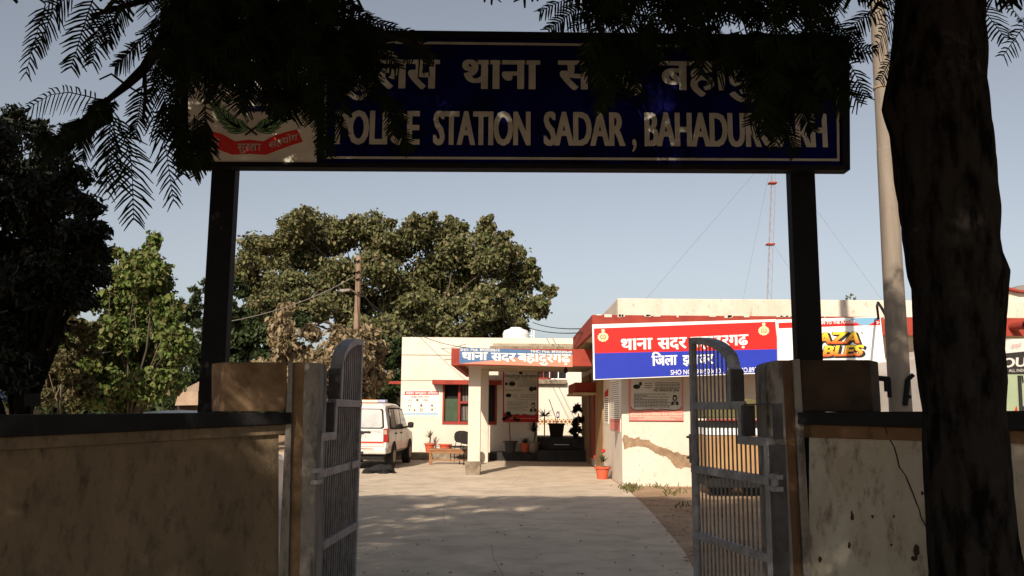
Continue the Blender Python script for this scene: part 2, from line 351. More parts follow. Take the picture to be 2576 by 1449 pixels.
# ================================================================ ground
def sheet(name, pts, z, m, n=1):
    mb = MB(); mb.poly([(x, y, z) for x, y in pts]); o = mb.build(name, m); o['kind'] = 'structure'; return o
sheet('ground', [(-900, -400), (900, -400), (900, 1400), (-900, 1400)], 0.0, M_DIRT)
edge = [(2.05, -2), (2.02, 4), (1.90, 7.5)] + [tuple(gnd(px, py).xy) for px, py in ((1745, 1432), (1722, 1390), (1690, 1350), (1648, 1300), (1612, 1262), (1572, 1228))]
edge += [(2.40, 19.05), (2.42, 33.0), (-9.0, 33.0), (-9.0, 6.9), (-2.3, 6.4), (-2.2, -2)]
sheet('driveway', edge, 0.006, M_CONC)
rnd = random.Random(3)
mb = MB()                                       # hairline cracks and joints in the driveway slab
for pts in ([(1560, 1322), (1450, 1321), (1300, 1319), (1120, 1318), (905, 1316)], [(1120, 1318), (1117, 1280), (1126, 1250)], [(1290, 1216), (1318, 1190)], [(1264, 1449), (1240, 1400), (1236, 1372)]):
    q = [gnd(px + rnd.uniform(-2, 2), py, 0.0075) for px, py in pts]
    for a, b in zip(q, q[1:]):
        t = (b - a).normalized(); s = Vector((-t.y, t.x, 0)) * 0.003; mb.quad(a - s, b - s, b + s, a + s)
o = mb.build('driveway_joint', mat('slab joint dirt', (0.26, 0.20, 0.14), rough=1.0)); o['kind'] = 'structure'
# ================================================================ boundary walls, gate pillars
AL = R(37)
PL_ = Pl(at(728, 1037, 6.3).xy.to_3d(), (math.cos(AL), math.sin(AL), 0))      # face of the left wall; u grows towards the gate
PR_ = Pl(at(2012, 1037, 6.3).xy.to_3d(), (math.cos(AL), -math.sin(AL), 0))    # face of the right wall; u grows away from the gate
def wall(name, label, P, uA, uB, q_cap, q_band, q_panel, m_panel, m_band):
    t = thing(name, label, 'wall', tuple(P.p(uA, 0)))
    a = MB(); a.pslab(P, q_panel, -0.2, -0.03); a.build('wall_panel', m_panel, t)
    a = MB(); a.pslab(P, q_band, -0.2, 0.0); a.build('wall_band', m_band, t, bevel=0.006)
    a = MB(); a.pslab(P, q_cap, -0.25, 0.05); a.build('coping', M_CAP, t, bevel=0.008)
    return t
wl = wall('boundary_wall', 'shade darkened grimy brown wall with black coping left of the open gate', PL_, -1.5, 0,
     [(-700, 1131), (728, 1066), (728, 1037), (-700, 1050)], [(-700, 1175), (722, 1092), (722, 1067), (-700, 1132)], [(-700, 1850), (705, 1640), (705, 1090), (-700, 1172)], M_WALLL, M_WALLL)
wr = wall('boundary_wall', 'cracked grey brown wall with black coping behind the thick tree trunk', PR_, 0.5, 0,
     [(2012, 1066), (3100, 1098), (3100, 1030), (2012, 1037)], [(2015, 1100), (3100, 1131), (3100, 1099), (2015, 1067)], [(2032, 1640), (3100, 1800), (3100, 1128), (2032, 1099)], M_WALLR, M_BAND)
mb = MB()                                       # side margin of the right panel and the long crack with its chipped holes
crack = [(2227, 1074), (2232, 1092), (2239, 1108), (2246, 1126), (2253, 1150), (2262, 1176), (2275, 1196), (2284, 1212), (2292, 1236), (2300, 1262), (2309, 1284), (2314, 1304), (2325, 1325), (2340, 1350), (2350, 1374)]
cpt = [(px + rnd.uniform(-2.2, 2.2), py, 3.0 if py < 1105 else rnd.uniform(2.0, 4.4)) for px, py in crack]
for (ax, ay, aw), (bx, by, bw) in zip(cpt, cpt[1:]):
    d = 0.003 if by < 1102 else -0.027
    mb.quad(PR_.at(ax - aw / 2, ay, d), PR_.at(bx - bw / 2, by, d), PR_.at(bx + bw / 2, by, d), PR_.at(ax + aw / 2, ay, d))
mb.build('crack', M_DARK, wr)
mb = MB()
for px, py, rx, ry in ((2303, 1384, 9, 17), (2298, 1406, 8, 8), (2141, 1300, 5, 14), (2134, 1372, 4, 10), (2192, 1300, 4, 6), (2060, 1408, 5, 9), (2318, 1242, 5, 6), (2240, 1372, 4, 4), (2246, 1300, 3, 5)):
    n = 11; ph = [rnd.uniform(0.6, 1.15) for _ in range(n)]
    mb.poly([PR_.at(px + rx * ph[i] * math.cos(-2 * math.pi * i / n), py + ry * ph[i] * math.sin(-2 * math.pi * i / n), -0.026) for i in range(n)])
mb.build('chipped_spot', M_BLOCK, wr)
def pillar(name, label, P, fl):
    return thing(name, label, 'gate pillar', tuple(P.p(0, 0)))
PF = Pl((0, 6.3, 0), (1, 0, 0))
pl = thing('gate_pillar', 'dappled brown masonry gate pillar holding the left gate leaf', 'gate pillar', tuple(at(755, 1037, 6.3).xy) + (0,))
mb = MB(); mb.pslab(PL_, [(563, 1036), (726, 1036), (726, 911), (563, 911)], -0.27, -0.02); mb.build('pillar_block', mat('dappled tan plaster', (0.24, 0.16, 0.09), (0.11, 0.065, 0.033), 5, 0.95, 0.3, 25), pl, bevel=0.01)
mb = MB(); mb.pslab(PF, [(690, 1700), (722, 1700), (738, 911), (727, 911)], -0.30, 0.02); mb.build('edge_strip', M_GREYC, pl, bevel=0.005)
mb = MB(); mb.pslab(PF, [(715, 1700), (764, 1700), (772, 911), (738, 911)], -0.28, -0.02); mb.build('recess', mat('tan pillar plaster', (0.26, 0.17, 0.09), (0.13, 0.08, 0.04), 4, 0.95, 0.3, 25), pl)
mb = MB(); mb.pslab(PF, [(752, 1700), (790, 1700), (808, 914), (770, 914)], -0.22, 0.07); mb.build('jamb', M_GREYC, pl, bevel=0.012)
pr = thing('gate_pillar', 'dark brown masonry gate pillar holding the right gate leaf', 'gate pillar', tuple(at(1975, 1037, 6.3).xy) + (0,))
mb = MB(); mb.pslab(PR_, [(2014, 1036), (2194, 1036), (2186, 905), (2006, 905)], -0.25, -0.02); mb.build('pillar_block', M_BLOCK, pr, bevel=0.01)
mb = MB(); mb.pslab(PF, [(2032, 1700), (2056, 1700), (2010, 903), (1991, 905)], -0.3, 0.02); mb.build('edge_strip', M_GREYC, pr, bevel=0.005)
mb = MB(); mb.pslab(PF, [(2000, 1700), (2036, 1700), (1993, 906), (1959, 906)], -0.28, -0.02); mb.build('recess', M_BAND, pr)
mb = MB(); mb.prism([PF.at(*c, 0.07) for c in ((1950, 1700), (2004, 1700), (1961, 909), (1945, 908), (1927, 914), (1919, 924))], PF.N * -0.29); mb.build('jamb', M_GREYC, pr, bevel=0.01)
# ================================================================ gate leaves
def gate(name, label, Hx, Fx, sgn, bw=0.0045):
    """a leaf in its own plane: u runs from the hinge to the free stile; seen face towards the camera side"""
    Hx = Vector(Hx); Fx = Vector(Fx); Ln = (Fx - Hx).length
    P = Pl((Hx.x, Hx.y, 0), (Fx - Hx) if sgn > 0 else (Hx - Fx))
    U = (lambda u: u * Ln) if sgn > 0 else (lambda u: -u * Ln)
    t = thing(name, label, 'gate', (Hx.x, Hx.y, 0), 'open gate leaves')
    def sl(mb, ua, ub, z0, z1, d0=-0.025, d1=0.025): a, b = sorted((U(ua), U(ub))); mb.slab(P, a, b, z0, z1, d0, d1)
    zr = 1.655
    def ztop(u):                                 # quarter-ellipse top from u=.42 to the free stile
        x = min(1, max(0, (u - 0.42) / 0.58)); return 1.93 + 0.30 * math.sqrt(max(0, 1 - (1 - x) ** 2))
    fr = MB()
    sl(fr, 0.955, 1.0, 0.10, 2.21); sl(fr, 0.42, 0.465, zr + 0.03, 1.93); sl(fr, 0.30, 0.345, 1.43, zr - 0.03); sl(fr, 0.0, 0.05, 0.10, 1.37)
    for ua, ub, z in ((0.30, 1.0, zr), (0.0, 0.345, 1.40)): sl(fr, ua, ub, z - 0.03, z + 0.03, -0.027, 0.028)
    for z in (1.135, 0.605, 0.12): sl(fr, 0.0, 1.0, z - 0.03, z + 0.03, -0.028, 0.03)
    n = 14
    for i in range(n):
        a, b = 0.42 + 0.58 * i / n, 0.42 + 0.58 * (i + 1) / n
        q = [P.p(U(x), z, d) for d in (0.026, -0.075) for x, z in ((a, ztop(a) - 0.055), (b, ztop(b) - 0.055), (b, ztop(b)), (a, ztop(a)))]
        fr.add(q, [(0, 1, 2, 3), (7, 6, 5, 4), (0, 4, 5, 1), (1, 5, 6, 2), (2, 6, 7, 3), (3, 7, 4, 0)])
    fr.build('gate_frame', M_GATE, t, bevel=0.003)
    g = MB(); nb = 17
    for i in range(nb):
        u = 0.075 + 0.86 * i / (nb - 1)
        top = (ztop(u) - 0.055) if u > 0.465 else (1.63 if u > 0.345 else 1.37)
        if u > 0.44: top = min(top, ztop(u) - 0.05)
        for z0, z1 in ((0.15, 0.575), (0.635, 1.105), (1.165, min(top, 1.625))) + (((1.685, top),) if u > 0.465 else ()):
            if z1 > z0: sl(g, u - bw, u + bw, z0, z1, -bw * 1.1, bw * 1.1)
    g.build('grille', M_GATED, t)
    st = MB(); sl(st, 0.395, 0.42, zr + 0.03, 1.93, -0.075, 0.022); sl(st, 0.275, 0.30, 1.43, zr, -0.075, 0.022); sl(st, -0.045, 0.0, 0.10, 1.38, -0.075, 0.02); sl(st, -0.05, -0.022, 1.42, zr, -0.06, 0.0); sl(st, -0.05, 0.30, zr + 0.001, zr + 0.012, -0.06, 0.0)
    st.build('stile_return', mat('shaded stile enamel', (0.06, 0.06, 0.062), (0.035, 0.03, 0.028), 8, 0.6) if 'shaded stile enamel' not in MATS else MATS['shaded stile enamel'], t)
    for z in (1.13, 0.35):
        h = MB(); a = P.p(U(-0.05), z, 0.02); h.tube([a + Vector((0, 0, -0.06)), a + Vector((0, 0, 0.06))], 0.026, 10)
        sl(h, -0.11, 0.0, z + 0.025, z + 0.055, 0.0, 0.05); sl(h, -0.11, 0.0, z - 0.055, z - 0.025, 0.0, 0.05); h.build('hinge', M_GATE, t)
    k = MB(); sl(k, 1.0, 1.035, 1.18, 1.42, -0.02, 0.02); sl(k, 0.86, 1.03, 1.385, 1.405, 0.03, 0.045); sl(k, 0.86, 1.03, 1.215, 1.235, 0.03, 0.045)
    k.build('latch', M_GATED, t)
    k = MB(); a = P.p(U(0.74), 1.135, 0.03); k.tube([a, a + P.N * 0.012], 0.03, 14); k.build('lock_boss', M_GATE, t)
    return t
HL = (-1.413, 6.35, 0); FL = (-1.361, 7.72, 0); HR = (1.815, 6.05, 0); FR = (1.535, 7.30, 0)
g1 = gate('gate_leaf', 'grey barred gate leaf swung inward beside the white car', HL, FL, 1, 0.0068)
g2 = gate('gate_leaf', 'grey barred gate leaf swung inward in front of the red and blue board', HR, FR, -1)
# ================================================================ overhead entrance sign
PS = Pl((0, 6.6, 0), (1, 0, 0))
sg = thing('entrance_sign', 'wide dark blue overhead gate sign with cream letters and emblem on two black posts', 'gate sign', tuple(at(1290, 430, 6.65)))
fr = MB()
def pframe(mb, P, o, i, d0, d1):                 # four-sided frame: outer and inner pixel corners bl br tr tl
    for k in range(4):
        a, b = o[k], o[(k + 1) % 4]; c, d = i[(k + 1) % 4], i[k]
        q = [P.uv(*x) for x in (a, b, c, d)]; pts = [P.p(*x, d1) for x in q]; mb.prism(pts[::-1], P.N * (d0 - d1))
OUT = [(445, 421), (2136, 430), (2134, 92), (445, 73)]; INN = [(468, 409), (2116, 417), (2113, 106), (468, 92)]
pframe(fr, PS, OUT, INN, -0.10, 0.03); fr.build('board_frame', M_BLACK, sg, bevel=0.006)
mb = MB(); mb.pslab(PS, [(460, 413), (2122, 422), (2120, 100), (460, 86)], -0.09, 0.0); mb.build('board_back', M_BLACK, sg)
mb = MB(); mb.pslab(PS, [(803, 410), (2116, 416), (2113, 107), (803, 96)], 0.002, 0.006); mb.build('blue_panel', M_SBLUE, sg)
mb = MB(); pframe(mb, PS, [(816, 400), (2111, 406), (2108, 118), (816, 103)], [(822, 394), (2105, 400), (2102, 124), (822, 109)], 0.007, 0.010); mb.build('border_line', M_SWHITE, sg)
mb = MB()
for w, x0, x1 in (('पु\u093fलस', 858, 1103), ('थाना', 1165, 1356), ('सदर,', 1406, 1612), ('बहादुरगढ़', 1662, 2085)):
    mb = MB(); yb = 222 + (x0 - 1000) * 0.006; put_text(mb, PS, w, (x0, yb), (x1, yb + (x1 - x0) * 0.006), yb - 71, 0.010, 0.013, HI, fat=0.012); mb.build('lettering', M_SWHITE, sg)
for w, x0, x1 in (('POLICE', 845, 1053), ('STATION', 1092, 1332), ('SADAR', 1370, 1571), (',', 1590, 1601), ('BAHADURGARH', 1624, 2079)):
    mb = MB(); yb = 363 + (x0 - 1000) * 0.0065; put_text(mb, PS, w, (x0, yb), (x1, yb + (x1 - x0) * 0.0065), yb - 83, 0.010, 0.012, 'H' if w != ',' else 'H', fat=0.010 if w != ',' else 0); mb.build('lettering', M_SWHITE, sg)
em = MB(); em.pslab(PS, [(474, 406), (797, 409), (797, 98), (474, 92)], 0.002, 0.006); em = em.build('emblem_panel', M_SPANEL, sg)
def polypx(mb, P, pts, d, off=(0, 0)): mb.poly([P.at(x, y, d) for x, y in pts][::-1])
mb = MB(); Z = lambda x, y: (490.6 + x * 0.16494, 188.7 + y * 0.16494)     # reads the emblem's own enlargement
rib = [(240, 855), (420, 905), (615, 1015), (830, 990), (1045, 1015), (1230, 920), (1420, 865), (1562, 835), (1650, 1022), (1400, 1100), (1085, 1222), (840, 1210), (570, 1222), (380, 1150), (210, 1075), (100, 1010), (60, 830)]
def strip(mb, P, top, bot, d):
    for a, b, c, e in zip(top, top[1:], bot[1:], bot): mb.quad(*[P.at(*q, d) for q in (e, c, b, a)])
top = [Z(*q) for q in ((60, 800), (240, 855), (420, 905), (615, 1015), (830, 990), (1045, 1015), (1230, 920), (1420, 865), (1562, 835))]
bot = [Z(*q) for q in ((10, 985), (200, 1072), (380, 1150), (570, 1222), (840, 1208), (1085, 1222), (1300, 1140), (1480, 1075), (1650, 1022))]
strip(mb, PS, top, bot, 0.008); mb.build('ribbon', M_SRED, em)
mb = MB()
put_text(mb, PS, 'सेवा', Z(165, 1010), Z(375, 1092), Z(165, 905)[1], 0.011, 0.012, HI); mb.build('ribbon_lettering', M_SWHITE, em); mb = MB()
put_text(mb, PS, 'सहयोग', Z(1130, 1128), Z(1570, 992), Z(1130, 1038)[1], 0.011, 0.012, HI); mb.build('ribbon_lettering', M_SWHITE, em); mb = MB()
def stroke(mb, P, pts, w, d, f=None):            # a pen stroke given in pixels
    q = [Vector(P.uv(*(f(*p) if f else p))) for p in pts]; n = len(q); s = []
    for i in range(n):
        t = (q[min(i + 1, n - 1)] - q[max(i - 1, 0)]).normalized(); s.append(Vector((-t.y, t.x)) * w / 2)
    for i in range(n - 1): mb.quad(*[P.p(v.x, v.y, d) for v in (q[i] + s[i], q[i] - s[i], q[i + 1] - s[i + 1], q[i + 1] + s[i + 1])][::1])
put_text(mb, PS, 'सुर', Z(650, 1160), Z(835, 1158), Z(650, 1055)[1], 0.011, 0.012, HI)
for st in ([(835, 1062), (1015, 1062)], [(925, 1062), (925, 1160)], [(990, 1062), (990, 1160)], [(925, 1100), (880, 1080), (848, 1098), (858, 1120), (885, 1118)], [(885, 1118), (850, 1140), (870, 1162), (900, 1140), (872, 1100)]):
    stroke(mb, PS, st, 0.0075, 0.011, Z)
mb.build('ribbon_lettering', M_SWHITE, em)
lv, lo = MB(), MB()
def laurel(cx, cy, ang, ln, w):
    def pts(k, l): 
        r = []
        for s, q in ((0, 0), (0.25, 0.75), (0.5, 1), (0.75, 0.7), (1, 0)): r.append((s, q))
        r += [(0.75, -0.7), (0.5, -1), (0.25, -0.75)]
        ca, sa = math.cos(ang), math.sin(ang); o = ln * (1 - l) / 2
        return [Z(cx + (o + s * ln * l) * ca - q * w * k * sa, cy - (o + s * ln * l) * sa - q * w * k * ca) for s, q in r]
    polypx(lo, PS, pts(1, 1)[::-1], 0.008); polypx(lv, PS, pts(0.72, 0.9)[::-1], 0.0095); polypx(lo, PS, pts(0.30, 0.62)[::-1], 0.011)
for sx in (-1, 1):
    for i in range(7):
        t = i / 6; bx, by = 868 + sx * (60 + 560 * t), 850 - 30 * t - 420 * t * t
        for a, l in ((R(22 + 60 * t), 300), (R(-4 + 62 * t), 320), (R(52 + 62 * t), 230)):
            laurel(bx, by, a if sx > 0 else math.pi - a, l * (1 - 0.3 * t), 44 - 10 * t)
for st in ([(770, 925), (950, 790)], [(955, 925), (785, 790)]): stroke(lo, PS, st, 0.016, 0.0125, Z)
lv.build('wreath', M_LEAFG, em); lo.build('wreath_outline', M_LEAFD, em)
mb = MB()                                        # dark blue crest above the wreath: base bar and flowing capital
for st, w in (([(700, 520), (1310, 520)], 0.05), ([(690, 470), (790, 440), (815, 380), (760, 310), (700, 250)], 0.04), ([(975, 300), (990, 380), (1050, 420), (1150, 410), (1190, 330), (1170, 250)], 0.04), ([(1190, 330), (1195, 510)], 0.05), ([(700, 250), (720, 120), (860, 40), (1040, 60), (1170, 250)], 0.05), ([(860, 40), (900, -150), (980, -150), (1040, 60)], 0.05)):
    stroke(mb, PS, st, w, 0.0085, Z)
mb.build('crest', M_NAVY, em)
for (x0, x1, xb0, xb1, y1) in ((532, 592, 490, 548, 1130), (1988, 2050, 2004, 2066, 930)):
    P2 = Pl((0, 6.72, 0), (1, 0, 0)); mb = MB(); a = P2.at(x0, 424); b = P2.at(x1, 424); zt = zat(1290, 250, 6.72)
    mb.box(a.x, b.x, 6.72, 6.84, 0, zt); mb.build('post', M_BLACK, sg, bevel=0.006)
# ================================================================ station buildings
def holed(mb, P, u0, u1, v0, v1, holes, d0, d1, mi=0):
    us = sorted({u0, u1, *[h[0] for h in holes], *[h[1] for h in holes]}); vs = sorted({v0, v1, *[h[2] for h in holes], *[h[3] for h in holes]})
    for a, b in zip(us, us[1:]):
        run = None
        for c, d in zip(vs, vs[1:]):
            cx, cy = (a + b) / 2, (c + d) / 2
            if not any(h[0] < cx < h[1] and h[2] < cy < h[3] for h in holes):
                if run and abs(run[1] - c) < 1e-9: run[1] = d
                else:
                    if run: mb.slab(P, a, b, run[0], run[1], d0, d1, mi)
                    run = [c, d]
        if run: mb.slab(P, a, b, run[0], run[1], d0, d1, mi)
YF = 19.1
PW = Pl((0, YF, 0), (1, 0, 0))                   # right wing front wall
xc = xat(1565, 1100, YF)
rw = thing('police_building', 'cream single storey wing with red fascia and stained parapet right of the porch', 'building', (xc, YF, 0))
def uvr(P, x0, x1, y0, y1):                      # pixel rectangle (left, right, top, bottom) in plane units
    a = P.uv(x0, y1); b = P.uv(x1, y0); return a[0], b[0], a[1], b[1]
vent = uvr(PW, 2297, 2340, 986, 1020)
zp = zat(1600, 751, YF)
mb = MB(); holed(mb, PW, xc, 15.0, 0, 3.6, [vent, ], -0.23, 0.0)
mb.box(xc, xc + 0.23, YF + 0.23, 30.0, 0, 3.6); mb.box(xc + 0.23, 15, 29.8, 30, 0, 3.6); mb.build('wall', M_WHITE, rw)
xp = xat(1553, 760, YF); mb = MB(); mb.box(xp, 15.2, YF - 0.03, YF + 0.22, 3.61, zp); mb.box(xp, xp + 0.22, YF + 0.22, 30, 3.61, zp); mb.build('parapet', M_PARA, rw, bevel=0.02)
mb = MB(); mb.box(xp, 15, YF + 0.2, 29.9, 3.45, 3.62); mb.build('roof', M_PARA, rw)
YC = 18.25; xl = xat(1490, 860, YC); zt, zb = zat(1900, 795, YC), zat(2300, 843, YC)
mb = MB(); mb.box(xl, 15.4, YC, YC + 0.09, zb, zt); mb.box(xl, xl + 0.09, YC + 0.09, 24.0, zb + 0.02, zt); fasc = mb
mb = MB(); mb.box(xl + 0.09, 15.3, YC + 0.09, YF - 0.001, zb + 0.03, zb + 0.13); mb.box(xl + 0.09, xc - 0.001, YF - 0.001, 24, zb + 0.03, zb + 0.13); mb.build('overhang', M_SOFFIT, rw)
mb = fasc; rnd = random.Random(11)               # chipped white edge along the fascia top
for i in range(26):
    x = rnd.uniform(xl, 8.0); w = rnd.uniform(0.03, 0.16); mb.box(x, x + w, YC - 0.012, YC + 0.02, zt - rnd.uniform(0.01, 0.05), zt + 0.012, 1)
mb.build('fascia', [M_RED, M_PARA], rw)
mb = MB(); mb.pslab(PW, [(2289, 1026), (2343, 1026), (2343, 979), (2289, 979)], 0.001, 0.03); u = vent
f = MB()
for q in ((u[0] - 0.06, u[1] + 0.06, u[2] - 0.06, u[2]), (u[0] - 0.06, u[1] + 0.06, u[3], u[3] + 0.06), (u[0] - 0.06, u[0], u[2], u[3]), (u[1], u[1] + 0.06, u[2], u[3])): f.slab(PW, *q, 0.0, 0.035)
w = f.build('window', M_WHITE, rw); f = MB(); f.slab(PW, u[0], u[1], u[2], u[3], -0.16, -0.14); f.build('pane', mat('brown shutter', (0.11, 0.06, 0.03), rough=0.8), w)
mb = MB(); mb.slab(PW, xat(2280, 945, YF), 13, zat(2300, 941, YF), zat(2300, 939.5, YF), 0.0, 0.006); mb.build('string_course', M_PLASTER, rw)
# spout through the fascia
sp = MB(); a = at(2545, 822, YC - 0.0); sp.tube([a + Vector((0, 0.05, 0)), a + Vector((0.04, -0.42, -0.01))], 0.085, 14, cap=False); sp.tube([a + Vector((0.04, -0.42, -0.01)), a + Vector((0, 0.05, 0))], 0.065, 14, cap=False); sp.build('spout', M_RED, rw, smooth=True)
# exposed cement patch where the wash fell off
pt = [(1569, 1131), (1566, 1098), (1572, 1092), (1580, 1099), (1596, 1103), (1606, 1098), (1612, 1105), (1622, 1107), (1634, 1106), (1640, 1114), (1655, 1121), (1670, 1126), (1684, 1131), (1694, 1138), (1705, 1137), (1715, 1143), (1738, 1146), (1775, 1140), (1800, 1150), (1800, 1180), (1760, 1182), (1738, 1176), (1722, 1174), (1712, 1180), (1700, 1176), (1690, 1163), (1678, 1150), (1662, 1145), (1645, 1138), (1630, 1127), (1612, 1123), (1592, 1124), (1578, 1127)]
rnd = random.Random(5); pts = []
for a, b in zip(pt, pt[1:] + pt[:1]):
    for k in range(4): t = k / 4; pts.append((a[0] + (b[0] - a[0]) * t + rnd.uniform(-1.7, 1.7), a[1] + (b[1] - a[1]) * t + rnd.uniform(-1.2, 1.2)))
mb = MB(); mb.poly([PW.at(x, y, 0.004) for x, y in pts]); mb.build('exposed_plaster', M_PLASTER, rw)
mb = MB()
for i in range(34):
    x, y = rnd.uniform(1568, 1735), rnd.uniform(1090, 1210); r = rnd.uniform(0.5, 1.8); mb.poly([PW.at(x + r * math.cos(-k * 1.05) * rnd.uniform(.6, 1.2), y + r * math.sin(-k * 1.05), 0.003) for k in range(6)])
mb.build('stain', M_PLASTER, rw)
# side wall features: doorway with small red canopy, hose reel cabinet
PSd = Pl((xc, 0, 0), (0, -1, 0))
def sx(Y): return -Y
mb = MB(); mb.slab(PSd, -27.6, -24.6, zat(1462, 990, 26), zat(1462, 966, 26), 0.0, 0.62); mb.build('door_canopy', M_RED, rw, bevel=0.01)
mb = MB(); mb.slab(PSd, -27.7, -24.5, zat(1462, 990, 26) - 0.06, zat(1462, 990, 26), 0.0, 0.66); mb.build('canopy_slab', M_SOFFIT, rw)
mb = MB(); mb.slab(PSd, -26.2, -25.0, 0.25, 2.05, 0.002, 0.05); d = mb.build('door', mat('brown door leaf', (0.11, 0.055, 0.03), rough=0.7), rw)
mb = MB()
for a, b in ((-26.3, -26.2), (-25.0, -24.9)): mb.slab(PSd, a, b, 0.25, 2.12, 0.0, 0.08)
mb.build('door_frame', M_WFRAME, d)
mb = MB(); mb.slab(PSd, -24.8, -22.9, 0, 2.75, 0.001, 0.03); mb.slab(PSd, -29.5, -26.35, 0, 2.75, 0.001, 0.03); mb.build('brown_dado', mat('brown side wash', (0.30, 0.185, 0.09), (0.22, 0.13, 0.06), 2, 0.95), rw)
# ---- left wing
YL = 29.0; PL2 = Pl((0, YL, 0), (1, 0, 0))
lx0, lx1 = xat(1008, 1000, YL), xat(1352, 1000, YL); ltop = zat(1010, 848, YL)
lw = thing('police_building', 'cream flat roofed block with dark window behind the porch and police car', 'building', (lx0, YL, 0))
win = uvr(PL2, 1117, 1246, 964, 1060)
mb = MB(); holed(mb, PL2, lx0, lx1, 0, ltop, [win], -0.25, 0.0); mb.box(lx0, lx0 + 0.2, YL + 0.25, 31.5, 0, ltop); mb.box(lx1 - 0.2, lx1, YL + 0.25, 31.5, 0, ltop - 0.01); mb.box(lx0 + 0.2, lx1 - 0.2, 31.3, 31.5, 0, ltop - 0.02); mb.box(lx0 + 0.2, lx1 - 0.2, YL + 0.25, 31.3, ltop - 0.6, ltop - 0.5)
mb.build('wall', M_WHITE, lw)
xr = xat(1475, 900, YL); mb = MB(); mb.box(lx1 + 0.001, xr, YL, YL + 0.25, zat(1400, 905, YL), ltop - 0.005); mb.box(lx1 + 0.001, xr, YL + 0.25, 31.5, zat(1400, 905, YL), zat(1400, 905, YL) + 0.12); mb.build('upper_wall', M_WHITE, lw)
mb = MB(); mb.slab(PL2, lx0, lx1, zat(1100, 894, YL), zat(1100, 892.5, YL), 0.0, 0.012); mb.slab(PL2, lx0, xat(1090, 960, YL), zat(1050, 957.5, YL), zat(1050, 956.3, YL), 0.0, 0.012); mb.build('plaster_groove', M_PLASTER, lw)
mb = MB(); mb.slab(PL2, xat(1090, 960, YL), xat(1262, 960, YL), zat(1150, 968, YL), zat(1150, 957, YL), 0.0, 0.42); mb.slab(PL2, lx0 - 0.40, lx0 - 0.005, zat(1000, 966, YL), zat(1000, 959, YL), -0.3, 0.02); mb.build('window_hood', M_RED, lw, bevel=0.006)
mb = MB(); u0, u1, v0, v1 = win; fw = 0.06; xm = xat(1156, 1000, YL); zm = zat(1156, 1012, YL)
for q in ((u0 - fw, u1 + fw, v0 - 0.10, v0), (u0 - fw, u1 + fw, v1, v1 + fw), (u0 - fw, u0, v0, v1), (u1, u1 + fw, v0, v1)): mb.slab(PL2, *q, -0.12, 0.02)
for q in ((xm - 0.05, xm + 0.03, v0, v1), (xm + 0.03, xat(1186, 1000, YL), zm - 0.04, zm + 0.03), (xat(1186, 1000, YL), xat(1189, 1000, YL), v0, v1)): mb.slab(PL2, *q, -0.13, 0.0)
wf = mb.build('window', M_WFRAME, lw)
mb = MB(); mb.slab(PL2, u0 + 0.001, u1 - 0.001, v0 + 0.001, v1 - 0.001, -0.24, -0.20); mb.build('pane', M_DARK, wf)
mb = MB(); mb.slab(PL2, u0 + 0.02, xm - 0.06, v0 + 0.01, zat(1130, 1003, YL), -0.10, -0.07); mb.build('lower_board', M_GREENB, wf)
mb = MB(); rnd = random.Random(9)
for i in range(7): x = xm + 0.07 + i * 0.05; mb.slab(PL2, x, x + 0.014, v0 + 0.03, v1 - 0.05, -0.17, -0.16)
mb.build('grille', mat('pale grille rod', (0.35, 0.32, 0.28), rough=0.6), wf)
# plinth in front of the left wing
mb = MB(); mb.box(lx0 - 0.2, xat(1232, 1150, 28.3), 28.3, YL - 0.001, 0, 0.23)
tag(mb.build('plinth', M_STONE), None, None, None, 'structure')
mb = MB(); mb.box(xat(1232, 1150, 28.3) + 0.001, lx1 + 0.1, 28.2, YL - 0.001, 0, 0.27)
tag(mb.build('porch_plinth', mat('shade blackened plinth', (0.012, 0.012, 0.012), (0.03, 0.028, 0.026), 4, 0.8)), None, None, None, 'structure')  # black base colour paints the deep porch shade on this stretch
# ---- porch
YP = 21.2; PP_ = Pl((0, YP, 0), (1, 0, 0))
px0, px1 = xat(1135, 900, YP), xat(1489, 900, YP)
po = thing('entrance_porch', 'flat roofed cream porch with red fascia carrying the faded phone banner', 'porch', (px0, YP, 0))
zf0, zf1 = zat(1150, 919, YP), zat(1150, 876, YP)
mb = MB(); mb.box(px0, px1, YP, YP + 0.14, zf0, zf1); mb.box(px0, px0 + 0.14, YP + 0.14, 28.5, zf0, zf1); mb.build('fascia', M_RED, po, bevel=0.01)
mb = MB(); mb.box(px0 + 0.14, px1 + 0.6, YP + 0.14, 28.5, 2.9, zf1 - 0.02); mb.build('roof', M_SOFFIT, po)
mb = MB(); mb.box(xat(1240, 870, YL - .4), xat(1458, 870, YL - .4), 28.2, YL - 0.002, zat(1300, 881, 28.2), zat(1300, 864, 28.2)); mb.build('roof_upstand', mat('wet grey plaster', (0.36, 0.31, 0.23), (0.24, 0.19, 0.13), 3, 0.95, 0.4), po)
mb = MB(); mb.box(xat(1232, 885, 27.5), xat(1480, 885, 27.5), 27.3, 28.15, zf1 - 0.02, zat(1300, 872, 27.5)); mb.build('roof_rubble', M_STONE, po)
def col(xa, xb, ya, yb): 
    m = MB(); m.box(xa, xb, ya, yb, 0.0, 2.9 if ya > 23 else zf0 + 0.1); return m.build('pillar', M_WHITE, po, bevel=0.012)
ca, cb = xat(1177, 1100, 22.0), xat(1208, 1100, 22.0)
pc = col(ca, cb, 22.0, 22.32); mb = MB()
mb.hexa([(ca - 0.03, 21.95, 0), (cb + 0.0, 21.95, 0), (cb + 0.0, 22.36, 0), (ca - 0.03, 22.36, 0), (ca - 0.07, 21.93, 0.34), (cb + 0.03, 21.93, 0.34), (cb + 0.03, 22.38, 0.34), (ca - 0.07, 22.38, 0.34)]); mb.build('pillar_foot', M_STONE, pc, bevel=0.015)
